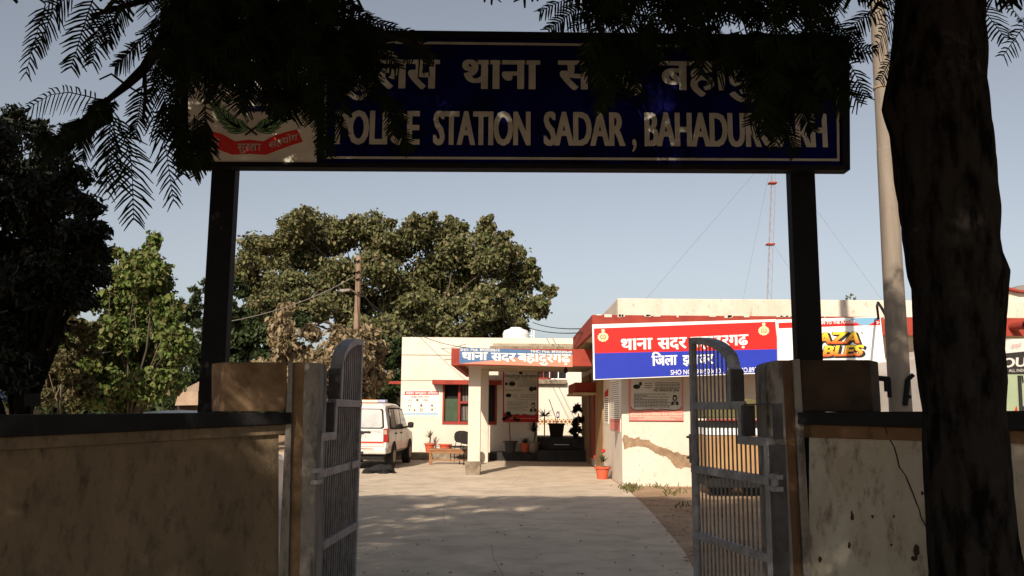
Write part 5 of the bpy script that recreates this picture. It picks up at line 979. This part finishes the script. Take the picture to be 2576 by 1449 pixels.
# ================================================================ trees
def tree(name, label, base, blobs, n, size, m, seed, trunk_r, bark, group=None, droop=0.5, wid=0.5, sub=10, subr=0.34, fork=0.35, cat='tree', nlimb=14, flat=0.8):
    base = Vector(base); t = thing(name, label, cat, tuple(base), group)
    P, D = clumps(blobs, n, seed, sub, subr, flat, droop); leaf_object('crown', P, D, size, m, t, seed, wid)
    top = sum((Vector(b[0]) for b in blobs), Vector()) / len(blobs); fk = base.lerp(Vector((top.x, top.y, top.z)), fork)
    mb = MB(); limb(mb, base - Vector((0, 0, 0.1)), fk, trunk_r, trunk_r * 0.75, 0.04, seed, 7, 9); mb.build('trunk', bark, t, smooth=True)
    mb = MB(); order = sorted(range(len(blobs)), key=lambda i: -blobs[i][1])[:nlimb]
    for i in order: limb(mb, fk, blobs[i][0], trunk_r * 0.22, trunk_r * 0.04, 0.10, seed + i, 6, 6)
    mb.build('branch', bark, t, smooth=True)
    return t
# large spreading dusty tree in the middle
YT_ = 44
BT = [(655, 640, 62), (610, 690, 42), (700, 640, 60), (745, 575, 48), (765, 545, 30), (800, 600, 70), (860, 590, 56), (930, 575, 52), (955, 600, 60), (1000, 620, 60), (1060, 570, 44), (1085, 600, 60), (1140, 590, 46), (1150, 630, 62), (1215, 610, 40), (1225, 575, 26), (1245, 660, 66), (1290, 640, 34), (1300, 700, 56), (1335, 690, 28), (1380, 735, 20), (1345, 770, 40), (1290, 780, 56), (1310, 820, 26), (1220, 770, 66), (1150, 720, 76), (1080, 700, 76), (1010, 740, 76), (940, 690, 70), (860, 700, 64), (780, 690, 64), (720, 720, 50), (650, 720, 46), (700, 780, 60), (780, 770, 60), (860, 780, 56), (640, 790, 50), (930, 780, 60), (1000, 800, 50), (1250, 840, 40), (1120, 800, 60), (1200, 830, 44), (1050, 810, 44), (990, 815, 40)]
BT += [(1000, 830, 54), (1090, 840, 54), (1180, 850, 50), (920, 830, 50), (1260, 800, 50), (1040, 770, 50), (1130, 760, 40), (742, 540, 16), (770, 528, 12), (700, 600, 18), (660, 620, 18), (890, 552, 16), (985, 560, 16), (1040, 548, 18), (1090, 545, 14), (1130, 556, 16), (1165, 570, 14), (1222, 556, 16), (1232, 548, 10), (1262, 600, 18), (1310, 640, 16), (1362, 720, 14), (1395, 725, 10), (1365, 765, 14), (620, 650, 18), (600, 700, 20), (1335, 660, 14), (1280, 590, 12)]
rnd = random.Random(6); blobs = [pblob(x, y, r, YT_ + rnd.uniform(-3.2, 2.8) - (2.5 if y > 760 else 0), r * 44 / F_PX * 1.3, 0.88) for x, y, r in BT]
tree('spreading_tree', 'large dusty spreading tree with broad uneven crown behind the cream block', (xat(1010, 900, YT_), YT_, 0), blobs, 92000, 0.21, M_LPEEP, 2, 0.40, mat('grey tree bark', (0.09, 0.07, 0.05), (0.05, 0.04, 0.03), 5, 1.0), droop=0.9, wid=0.62, sub=17, subr=0.5, fork=0.42, nlimb=37)
# dust covered bushy tree behind the gate and car
BB = [(870, 900, 60), (800, 930, 58), (740, 900, 46), (720, 860, 38), (700, 820, 30), (720, 780, 22), (860, 850, 40), (930, 890, 44), (690, 960, 44), (820, 990, 50), (900, 970, 50), (950, 940, 36), (760, 980, 46), (660, 930, 30), (890, 1010, 40), (780, 840, 26), (925, 845, 30)]
blobs = [pblob(x, y, r, 29.5 + rnd.uniform(-1.2, 1.2), r * 29.5 / F_PX, 0.9) for x, y, r in BB]
tree('dusty_tree', 'dust coated pale leaved small tree behind the left gate leaf', (xat(830, 1060, 29.8), 29.8, 0), blobs, 15000, 0.22, M_LDUST, 3, 0.14, M_BARK2, droop=0.8, wid=0.5, sub=16, subr=0.6, fork=0.4, nlimb=17)
# deep green trees behind
BG = [(600, 790, 60), (560, 850, 56), (640, 850, 66), (700, 840, 50), (600, 920, 70), (680, 920, 60), (540, 930, 50), (620, 980, 60), (540, 1000, 50), (700, 990, 50), (600, 720, 36), (760, 800, 40)]
blobs = [pblob(x, y, r, 38 + rnd.uniform(-1.5, 1.5), r * 38 / F_PX, 0.9) for x, y, r in BG]
tree('green_tree', 'deep green dense tree directly right of the left sign post', (xat(610, 1010, 38), 38, 0), blobs, 24000, 0.24, M_LGRN, 5, 0.22, M_BARK, droop=0.4, nlimb=12)
BG2 = [(960, 900, 50), (985, 960, 40), (960, 1000, 40), (1000, 900, 36), (940, 860, 36), (1010, 870, 30), (980, 1030, 30), (1060, 870, 30)]
blobs = [pblob(x, y, r, 35 + rnd.uniform(-1, 1), r * 35 / F_PX, 0.9) for x, y, r in BG2]
tree('green_tree', 'deep green bushy tree against the left edge of the cream block', (xat(970, 1050, 35), 35, 0), blobs, 15000, 0.22, M_LGRN, 9, 0.16, M_BARK, droop=0.4, nlimb=8)
# conifers by the left post
BC = [(452, 765, 16), (440, 800, 24), (425, 835, 28), (520, 720, 20), (490, 735, 16), (500, 760, 24), (480, 790, 30), (500, 830, 38), (470, 870, 40), (505, 900, 40), (470, 940, 44), (500, 980, 44), (450, 1000, 40)]
blobs = [pblob(x, y, r, 30 + rnd.uniform(-.5, .5), r * 30 / F_PX, 1.1) for x, y, r in BC]
tree('conifer', 'dark olive pointed conifer just left of the left sign post', (xat(485, 1030, 30), 30, 0), blobs, 14000, 0.2, M_LGRN, 11, 0.16, M_BARK, droop=-0.6, wid=0.2, nlimb=9)
# vine clad conical tree
BV = [(385, 600, 20), (380, 625, 24), (365, 655, 36), (350, 690, 50), (400, 700, 34), (440, 860, 44), (200, 930, 50), (180, 860, 40), (395, 680, 30), (330, 730, 50), (385, 735, 46), (350, 780, 60), (300, 800, 50), (420, 780, 40), (290, 850, 56), (370, 850, 66), (430, 840, 40), (250, 880, 46), (320, 910, 66), (410, 900, 50), (230, 930, 50), (300, 980, 60), (380, 970, 50), (430, 960, 34), (240, 990, 44), (320, 1030, 40), (280, 690, 30), (300, 640, 20), (260, 760, 36)]
blobs = [pblob(x, y, r, 17 + rnd.uniform(-.7, .7), r * 17 / F_PX, 0.9) for x, y, r in BV]
tree('vine_tree', 'sunlit conical tree smothered in bright vine leaves left of the left sign post', (xat(330, 1040, 17), 17, 0), blobs, 26000, 0.105, M_LCONE, 13, 0.13, MATS['grey tree bark'], droop=1.0, wid=0.75, sub=20, subr=0.6, nlimb=25)
BV2 = [(170, 800, 44), (130, 840, 46), (210, 830, 40), (90, 880, 44), (40, 930, 44), (150, 880, 46), (120, 930, 46), (180, 920, 50), (150, 970, 50), (100, 990, 40), (200, 980, 44), (210, 880, 40), (60, 1000, 40), (20, 1000, 30), (180, 1020, 30)]
blobs = [pblob(x, y, r, 15 + rnd.uniform(-.5, .5), r * 15 / F_PX, 0.9) for x, y, r in BV2]
tree('olive_bush', 'brownish olive bush behind the left wall below the dark leafy tree', (xat(150, 1040, 15), 15, 0), blobs, 15000, 0.10, leafmat('olive dust leaf', [(0.07, 0.06, 0.022), (0.10, 0.08, 0.035), (0.06, 0.065, 0.022)]), 17, 0.08, M_BARK2, droop=0.6, wid=0.6, nlimb=10, cat='bush')
# dark broad leaved tree at the far left, in the shade
BD = [(30, 300, 40), (90, 330, 40), (0, 360, 60), (130, 390, 50), (60, 420, 70), (190, 450, 44), (-60, 420, 80), (120, 500, 70), (215, 520, 40), (20, 520, 80), (200, 590, 50), (110, 600, 80), (0, 640, 80), (230, 630, 34), (180, 670, 56), (80, 700, 80), (-40, 740, 80), (150, 740, 56), (60, 800, 76), (0, 860, 80), (110, 830, 50), (30, 930, 60), (-30, 960, 60), (70, 900, 44), (240, 690, 44), (200, 750, 42), (250, 580, 26), (240, 640, 40), (-120, 560, 90), (-120, 760, 90)]
blobs = [pblob(x, y, r, 9.2 + rnd.uniform(-.5, .6), r * 9.2 / F_PX * 1.2, 0.9) for x, y, r in BD]
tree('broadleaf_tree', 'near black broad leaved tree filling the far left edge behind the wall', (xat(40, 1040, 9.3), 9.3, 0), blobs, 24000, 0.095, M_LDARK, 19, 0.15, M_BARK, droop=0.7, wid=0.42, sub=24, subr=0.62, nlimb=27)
rg = np.random.default_rng(44); n = 26000; x_ = rg.uniform(-48, -6, n); hgt = 3.6 + 1.1 * np.sin(x_ * 0.9) + 0.8 * np.sin(x_ * 2.3 + 1)
P_ = np.stack([x_, 56 + rg.normal(0, 1.4, n), hgt * rg.uniform(0.0, 1.0, n) ** 0.7 * rg.uniform(.85, 1.1, n)], axis=1); D_ = rg.normal(size=(n, 3)); D_[:, 2] -= 0.4
tl_ = leaf_object('treeline', P_, D_, 0.5, M_LGRN, None, 6, 0.55); tl_['kind'] = 'stuff'
# sprig on the parapet
t = thing('sprig', 'small weed sprouting from the parapet top right of the right sign post', 'weed', tuple(at(2137, 757, YF + .1))); P, D = clumps([pblob(2130, 748, 6, YF + .1, .05), pblob(2143, 746, 7, YF + .1, .05), pblob(2150, 751, 4, YF + .1, .05)], 70, 4, 5); leaf_object('foliage', P, D, 0.06, M_LCONE, t, 2)
mb = MB(); mb.tube([at(2137, 757.5, YF + .1), at(2141, 744, YF + .1)], 0.008, 5); mb.build('stem', M_BARK2, t)
# ---- the two feathery trees whose crowns roof the gate
def above(Y): return EYE.z + Y * math.tan(PITCH + math.atan(H_PX / 2 / F_PX)) # top of the view at depth Y
DAPPLE_GAPS = [(Vector(g), r) for g, r in (((-1.75, 6.05, 1.85), .34), ((-1.98, 5.75, 1.85), .30), ((-1.58, 6.3, 1.35), .30), ((-1.56, 6.3, .62), .28), ((-2.0, 6.6, 3.62), .34), ((-1.55, 6.6, 3.75), .34), ((-.9, 6.6, 4.2), .32), ((-.3, 6.6, 4.15), .26), ((.1, 6.6, 3.6), .26), ((1.15, 6.6, 4.1), .26), ((1.3, 6.6, 3.75), .32), ((2.1, 6.6, 3.75), .32), ((-1.0, 6.6, 3.75), .3), ((-.6, 9.6, 0), .32), ((-1.2, 13.4, 0), .34), ((-1.5, 15.0, 0), .4), ((.4, 8.8, 0), .3))]  # crown gaps shaped along sun lines so dapples land on these spots
def in_gap(c):
    for g, r in DAPPLE_GAPS:
        w = c - g
        if (w - sun_d * w.dot(sun_d)).length < r * 0.72: return True
    return False
def crown_fill(fr, n, xr, yr, zr, seed, keep):
    rg = random.Random(seed); k = 0
    cl = []
    while k < n:
        if not cl or rg.random() < 0.06:
            for _ in range(400):
                c = Vector((rg.uniform(*xr), rg.uniform(*yr), rg.uniform(*zr)))
                if keep(c): break
            cl.append(c)
        c = cl[-1] + Vector((rg.gauss(0, .32), rg.gauss(0, .32), rg.gauss(0, .22)))
        if not keep(c) or in_gap(c): k += 1; continue
        a = rg.uniform(0, 6.283); L = rg.uniform(.36, .55); d = Vector((math.cos(a), math.sin(a), rg.uniform(-.5, .25))).normalized()
        pts = [c + d * L * q / 2 + Vector((0, 0, -.10 * L * q * q)) for q in range(3)]
        fr.frond(pts, 0.13, 7, rg, 1, 0.022, side=d.cross(Vector((rg.uniform(-.4, .4), rg.uniform(-.4, .4), 1)))); k += 1
def hang(fr, px, Y, plen_px, pairs=17, seed=0, n3=None, **kw):
    """a frond along pixel points at depth Y (Y may vary along it)"""
    Ys = Y if hasattr(Y, '__len__') else [Y] * len(px); rg = random.Random(seed)
    fr.frond([at(x, y, yy) for (x, y), yy in zip(px, Ys)], plen_px * (sum(Ys) / len(Ys)) / F_PX, pairs, rg, **kw)
def massfill(fr, poly, n, Y, seed, dirv, spread, L_, plen=42):
    rg = random.Random(seed); xs = [p[0] for p in poly]; ys = [p[1] for p in poly]; k = 0
    def inside(x, y):
        c = False; j = len(poly) - 1
        for i in range(len(poly)):
            xi, yi = poly[i]; xj, yj = poly[j]
            if (yi > y) != (yj > y) and x < (xj - xi) * (y - yi) / (yj - yi) + xi: c = not c
            j = i
        return c
    while k < n:
        x, y = rg.uniform(min(xs), max(xs)), rg.uniform(min(ys), max(ys))
        if not inside(x, y): continue
        a = math.atan2(dirv[1], dirv[0]) + rg.gauss(0, spread); L = rg.uniform(.7, 1.15) * L_; ex, ey = x + L * math.cos(a), y + L * math.sin(a)
        if not inside(ex, ey) and rg.random() < 0.75: continue
        yy = Y + rg.uniform(-.7, .5); hang(fr, [(x, y), ((x + ex) / 2 + rg.uniform(-6, 6), (y + ey) / 2 - 6), (ex, ey)], [yy, yy - .05, yy - .05 + rg.uniform(-.1, .1)], plen, 12, rg.randint(0, 9999), segs=1, pw=0.009); k += 1
# right tree: thick trunk in view, crown above and behind the camera
gt = thing('feathery_tree', 'thick dark trunked feathery tree standing in front of the right wall', 'tree', tuple(at(2435, 1449, 4.7).xy) + (0,))
prof_ = [(2640, 2340, 1700), (2566, 2352, 1449), (2552, 2345, 1380), (2538, 2337, 1250), (2530, 2331, 1120), (2518, 2332, 1030), (2518, 2326, 960), (2508, 2316, 880), (2509, 2310, 800), (2518, 2306, 720), (2520, 2297, 690), (2506, 2290, 640), (2500, 2281, 590), (2498, 2276, 520), (2490, 2268, 420), (2480, 2258, 330), (2467, 2236, 255), (2462, 2242, 200), (2462, 2254, 120), (2466, 2262, 40), (2470, 2268, -60), (2480, 2270, -260)]
Yt = 4.7; rings = []; rg = random.Random(2); K = 72
prof_ = prof_[::-1]; fin = []
for (a, b) in zip(prof_, prof_[1:]):
    for k in range(9): fin.append(tuple(a[i] + (b[i] - a[i]) * k / 9 for i in range(3)))
fin.append(prof_[-1]); lob = [rg.uniform(.88, 1.08) for _ in range(K)]
from mathutils import noise
for xr_, xl_, y in fin:
    a, b = at(xl_, y, Yt), at(xr_, y, Yt); r = (b.x - a.x) / 2; c = (a + b) / 2; rg_ = []
    for k in range(K):
        w = 2 * math.pi * k / K; q = Vector((math.cos(w) * 2.6, math.sin(w) * 2.6, c.z * 1.1)); rd = abs(noise.noise(q * 1.5)) * 0.16 + noise.noise(q * 5) * 0.035 - 0.035; ed = 0.55 if abs(math.cos(w)) > .97 else 1.0
        rg_.append((c.x + r * math.cos(w) * (1 + rd * ed), c.y + r * math.sin(w) * (1 + rd), c.z))
    rings.append(rg_)
mb = MB(); loft(mb, rings[::-1]); mb.build('trunk', M_BARK, gt, smooth=True)
tip = at(2372, -240, Yt); mb = MB()
rl = [((tip.x - .6, 4.2, 5.2), .15, .10), ((2.2, 6.2, 5.6), .12, .06), ((.6, 3.6, 5.5), .13, .05), ((3.6, 1.5, 5.8), .15, .06), ((1.6, .2, 6.0), .13, .06), ((4.4, 6.5, 5.9), .10, .05), ((4.2, -2.2, 6.2), .12, .05)]
for i, (e, a, b) in enumerate(rl): limb(mb, tip - Vector((0, 0, .15)), e, a, b, .08, 40 + i, 7, 8)
for i, (x, y) in enumerate(((2050, -40), (1900, -60), (1750, -70), (1600, -60), (1480, -50))): limb(mb, (2.2, 6.0, 5.5) if i < 2 else (.9, 4.4, 5.4), at(x, y, 5.4), .04, .015, .08, 60 + i, 5, 6)
mb.build('branch', M_BARK, gt, smooth=True)
fr = Fronds()
zt_of = lambda Y: (16.6 - Y) / 1.59 + 0.1        # nothing higher, or the yard beyond would lie in shade
def keep_r(c): return c.z > above(max(c.y, -1)) + 0.35 and c.z < zt_of(c.y) and ((c.x - 1.2) / 4.6) ** 2 + ((c.y - 1.2) / 6.6) ** 2 < 1
crown_fill(fr, 11000, (-3.5, 6), (-5, 7.4), (4.3, 9.2), 5, keep_r)
massfill(fr, [(1475, -60), (2120, -60), (2125, 40), (2090, 80), (1860, 55), (1700, 75), (1510, 75), (1488, 30)], 100, 5.4, 3, (-.2, 1), .7, 95)
massfill(fr, [(1870, 60), (2090, 60), (2120, 130), (2095, 215), (2050, 250), (1960, 262), (1910, 232), (1870, 205), (1855, 140)], 80, 5.4, 4, (.15, 1), .6, 90)
massfill(fr, [(1470, 70), (1530, 70), (1560, 140), (1545, 200), (1500, 240), (1466, 190)], 17, 5.5, 5, (.1, 1), .4, 85, 34)
massfill(fr, [(1540, 70), (1660, 60), (1700, 90), (1620, 130), (1590, 165), (1545, 130)], 18, 5.5, 6, (-.2, 1), .5, 80, 34)
massfill(fr, [(1700, 60), (1850, 50), (1840, 120), (1760, 110)], 14, 5.5, 8, (-.3, 1), .5, 70, 34)
massfill(fr, [(1915, 240), (1995, 240), (2000, 310), (1970, 355), (1935, 340), (1915, 290)], 9, 5.5, 7, (0, 1), .35, 80, 30)
sd = 100
for pts, pl_ in (([(1500, -30), (1430, -6), (1357, 30)], 34), ([(1490, 10), (1440, 30), (1379, 76)], 36), ([(1560, -20), (1490, 20), (1440, 70)], 34), ([(2300, -10), (2240, 8), (2184, 46)], 34), ([(2200, 20), (2150, 60), (2128, 120)], 36), ([(2060, 120), (2130, 126), (2204, 120)], 28), ([(2000, 90), (2080, 112), (2190, 138)], 30), ([(2270, 30), (2228, 64), (2206, 130)], 40), ([(2262, 120), (2240, 150), (2212, 204)], 26), ([(2080, 110), (2140, 160), (2178, 246)], 34), ([(2050, 140), (2100, 190), (2140, 240)], 36), ([(2380, -30), (2470, 20), (2530, 96)], 46), ([(2500, -40), (2560, 40), (2600, 80)], 40), ([(2640, 30), (2580, 60), (2522, 142)], 36), ([(2440, -30), (2500, 0), (2590, -10)], 34), ([(2130, -30), (2190, -10), (2262, -14)], 30), ([(2020, 60), (2070, 100), (2118, 210)], 40), ([(1980, 240), (1965, 300), (1948, 372)], 30), ([(2010, 230), (2020, 280), (2045, 330)], 28)):
    sd += 1; hang(fr, pts, [5.2 + random.Random(sd).uniform(-.3, .3)] * 3 if pts[0][0] < 2250 else [4.9, 4.75, 4.6], pl_, 17, sd)
fr.build('crown', M_FROND, gt)
# left tree: trunk outside the frame, crown over the left wall and sign
lt = thing('feathery_tree', 'dark feathery fronds drooping over the emblem end of the overhead sign', 'tree', (-4.6, 3.6, 0))
mb = MB(); limb(mb, (-4.6, 3.6, -.1), (-4.2, 3.8, 4.6), .22, .16, .03, 4, 8, 12); mb.build('trunk', M_BARK, lt, smooth=True); mb = MB()
for i, (e, a, b) in enumerate((((-2.2, 5.0, 5.4), .12, .05), ((-1.2, 5.2, 5.0), .09, .04), ((-5.5, 6.4, 6.0), .11, .05), ((-3.0, .5, 6.0), .12, .05), ((-7.0, 2.0, 6.0), .12, .05), ((-5.0, -2.5, 6.3), .11, .05))): limb(mb, (-4.2, 3.8, 4.5), e, a, b, .1, 70 + i, 7, 8)
for pts, r in (([(470, -60), (430, 60), (363, 172), (318, 214), (273, 250)], (.05, .018)), ([(273, 250), (219, 297), (170, 330), (129, 362)], (.022, .012)), ([(363, 172), (366, 240), (360, 300)], (.014, .008)), ([(318, 214), (280, 186), (250, 200)], (.008, .005)), ([(318, 214), (357, 238)], (.007, .005)), ([(560, -60), (700, 30), (900, 62), (1040, 110), (1088, 145)], (.04, .012)), ([(560, -60), (330, 10), (230, 40)], (.03, .010)), ([(640, -60), (640, 60), (560, 180), (520, 260)], (.04, .012))):
    p = [at(x, y, 5.0) for x, y in pts]; mb.tube(p, [r[0] + (r[1] - r[0]) * k / (len(p) - 1) for k in range(len(p))], 7)
mb.build('branch', M_BARK, lt, smooth=True)
fr = Fronds()
def keep_l(c): return c.z > above(max(c.y, -1)) + 0.35 and c.z < zt_of(c.y) and c.z < 9 and ((c.x + 5.5) / 5.2) ** 2 + ((c.y - 1.2) / 6.2) ** 2 < 1
crown_fill(fr, 10500, (-11, 0), (-5, 7.4), (4.0, 9.0), 9, keep_l)
def keep_lo(c): return c.y < 1.2 and abs(c.x) > 0.9 + max(c.y, 0) * 0.75 and c.z > 2.4
crown_fill(fr, 800, (-8, -1.0), (-5.5, 1.2), (2.4, 5.5), 12, keep_lo)  # unseen low fronds added behind the view to block sky light
massfill(fr, [(380, -60), (880, -60), (870, 20), (800, 70), (820, 240), (800, 262), (740, 200), (640, 210), (600, 185), (560, 195), (480, 195), (440, 150), (400, 110)], 210, 5.2, 11, (.05, 1), .7, 95)
massfill(fr, [(800, -30), (900, 30), (1000, 66), (1070, 120), (980, 118), (940, 130), (935, 200), (915, 236), (880, 200), (840, 190), (810, 230), (800, 200), (790, 60)], 50, 5.3, 12, (.5, 1), .5, 90, 36)
massfill(fr, [(255, 240), (300, 250), (270, 310), (190, 370), (120, 390), (110, 340), (200, 290)], 34, 5.0, 13, (-.6, .8), .6, 50, 26)
massfill(fr, [(800, 240), (830, 250), (850, 290), (845, 350), (820, 350), (805, 300)], 4, 5.4, 14, (.1, 1), .3, 70, 24)
massfill(fr, [(450, 230), (530, 240), (540, 330), (520, 415), (465, 410), (448, 320)], 6, 5.3, 15, (0, 1), .4, 80, 26)
massfill(fr, [(400, -50), (520, -50), (500, 130), (470, 330), (440, 330), (420, 220), (390, 100)], 50, 5.1, 16, (-.1, 1), .4, 90, 30)
massfill(fr, [(930, 190), (975, 215), (1030, 320), (1020, 345), (985, 300)], 5, 5.4, 17, (.4, 1), .25, 70, 26)
massfill(fr, [(600, 150), (700, 150), (790, 200), (800, 290), (740, 230), (680, 240), (600, 225)], 16, 5.4, 18, (.2, 1), .4, 70, 30)
for pts, pl_, yy in (([(180, -30), (113, 10), (64, 187)], 44, 4.9), ([(240, -20), (219, 39), (178, 172)], 46, 4.9), ([(200, -30), (140, 14), (95, 120)], 44, 5.0), ([(351, 105), (330, 128), (289, 168)], 36, 5.0), ([(272, 258), (200, 236), (160, 230), (120, 240), (78, 268), (40, 292)], 40, 5.0), ([(289, 250), (273, 340), (268, 482)], 66, 5.0), ([(297, 300), (332, 410), (336, 555)], 60, 4.9), ([(280, 270), (292, 360), (300, 470)], 56, 5.1), ([(367, 250), (414, 352), (437, 508)], 50, 5.0), ([(390, 176), (420, 250), (445, 330)], 44, 5.1), ([(360, 200), (352, 270), (340, 340)], 40, 5.1), ([(410, 240), (440, 330), (470, 420)], 40, 5.1), ([(280, 10), (250, 70), (232, 160)], 44, 5.0), ([(330, -20), (290, 40), (270, 110)], 40, 5.0), ([(860, 10), (960, 60), (1060, 90)], 30, 5.1), ([(760, -30), (860, 0), (930, 50)], 30, 5.1), ([(1000, 80), (1060, 112), (1092, 152)], 26, 5.1), ([(440, 250), (455, 330), (462, 440)], 34, 5.1), ([(520, 300), (505, 360), (480, 425)], 34, 5.2), ([(530, 330), (528, 380), (510, 420)], 26, 5.2), ([(170, 330), (140, 360), (110, 420)], 34, 5.0), ([(230, 290), (215, 340), (205, 400)], 34, 5.0)):
    sd += 1; hang(fr, pts, [yy + .06 * k for k in range(len(pts))], pl_, 19, sd, hang=0.5 if pts[0] == (272, 258) else 0.3)
fr.build('crown', M_FROND, lt)
# ================================================================ things glimpsed over the left wall
wc = thing('parked_car', 'white car of which only the roof shows over the left wall', 'car', tuple(at(438, 1040, 11).xy) + (0,)); c0 = at(438, 1031, 11); zr_ = c0.z; st = []
for y, sc, dz in ((10.4, .55, -.05), (10.6, .95, -.01), (11.2, 1.0, 0.0), (12.2, 1.0, -.02), (12.6, .85, -.12)):
    st.append([(c0.x + x * sc, y, z + dz) for x, z in ((.31, zr_ - .55), (.30, zr_ - .08), (.22, zr_ - .02), (0, zr_), (-.22, zr_ - .02), (-.30, zr_ - .08), (-.31, zr_ - .55))])
mb = MB(); loft(mb, st); mb.build('roof', M_CARW, wc, smooth=False); mb = MB(); st = []
for y, w, zt2 in ((9.6, .75, .85), (9.9, .82, .95), (12.9, .82, .98), (13.6, .78, .9)): st.append([(c0.x + x * w, y, z) for x, z in ((1, .3), (1, zt2 - .1), (.9, zt2), (-.9, zt2), (-1, zt2 - .1), (-1, .3))])
loft(mb, st); mb.build('body', M_CARW, wc)
sh = thing('shed', 'small shed with weathered sloping grey roof sheet left of the left sign post', 'shed', tuple(at(470, 1040, 22).xy) + (0,)); mb = MB()
mb.prism([at(*c, 22) for c in ((440, 1020), (498, 1019), (498, 984), (450, 985))][::1], (0, 1.6, .35)); mb.build('roof', mat('weathered roof sheet', (0.34, 0.25, 0.18), (0.26, 0.19, 0.13), 4, 0.95), sh)
mb = MB(); a = at(445, 1030, 22.2); b = at(496, 1030, 22.2); mb.box(a.x, b.x, 22.2, 24, 0, zat(450, 1021, 22.2)); mb.build('wall', M_BLOCK, sh)
nb_ = thing('notice_board', 'black board on a thin post just behind the left wall top', 'board', tuple(at(80, 1040, 8).xy) + (0,)); mb = MB(); PN_ = Pl((0, 8.0, 0), (1, 0, 0)); mb.pslab(PN_, [(61, 1022), (100, 1022), (100, 990), (61, 990)], -.02, 0.0); mb.build('board', M_BLACK, nb_); mb = MB(); mb.tube([(at(78, 1030, 8).x, 8.02, 0), (at(78, 1030, 8).x, 8.02, zat(78, 1000, 8))], .012, 6); mb.build('post', M_BLACK, nb_)
M_YEL = mat('yellow plastic', (0.62, 0.44, 0.03), rough=0.5); mb = MB(); o_ = at(42, 1036, 10); zz = zat(42, 1004, 10); mb.tube([Vector((o_.x - .01, 10, zz)), Vector((o_.x + .05, 9.95, zz - .05)), Vector((o_.x - .02, 10, zz - .16)), Vector((o_.x - .03, 10, 0.9))], [.05, .075, .045, .05], 9)
tag(mb.build('plastic_sack', M_YEL, None, True, loc=tuple(o_)), 'crumpled yellow plastic sack hanging behind the left end of the wall', 'sack')
mb = MB(); rnd = random.Random(3); n = 7; g_ = [[at(-30 + 9.5 * i, 982 + 6 * j + rnd.uniform(-2.5, 2.5) + 3 * i * .3, 10.5 + rnd.uniform(-.12, .12)) for i in range(n)] for j in range(5)]
for j in range(4):
    for i in range(n - 1): mb.quad(g_[j + 1][i], g_[j + 1][i + 1], g_[j][i + 1], g_[j][i])
tag(mb.build('tarpaulin', mat('blue tarpaulin sheet', (0.06, 0.16, 0.36), (0.3, 0.34, 0.38), 3, 0.6), None, loc=tuple(g_[0][0])), 'crumpled blue tarpaulin under the bush at the far left edge', 'tarpaulin')
rb = thing('red_cloth', 'dark red cloth hanging among the vine leaves of the conical tree', 'cloth', tuple(at(232, 950, 16.1))); mb = MB(); mb.prism([at(*c, 16.6) for c in ((222, 955), (243, 957), (246, 944), (236, 932), (226, 938))], (0, .05, 0)); mb.build('cloth', mat('dark red cloth', (0.20, 0.01, 0.01), rough=0.9), rb)
mb = MB(); mb.box(at(-40, 1040, 11).x, at(70, 1040, 11).x, 10.9, 11.3, 0, zat(20, 1030, 11)); tag(mb.build('low_wall', M_PLASTER, None, loc=tuple(at(20, 1040, 11).xy) + (0,)), 'low sunlit plaster wall just showing above the left wall end', 'wall')
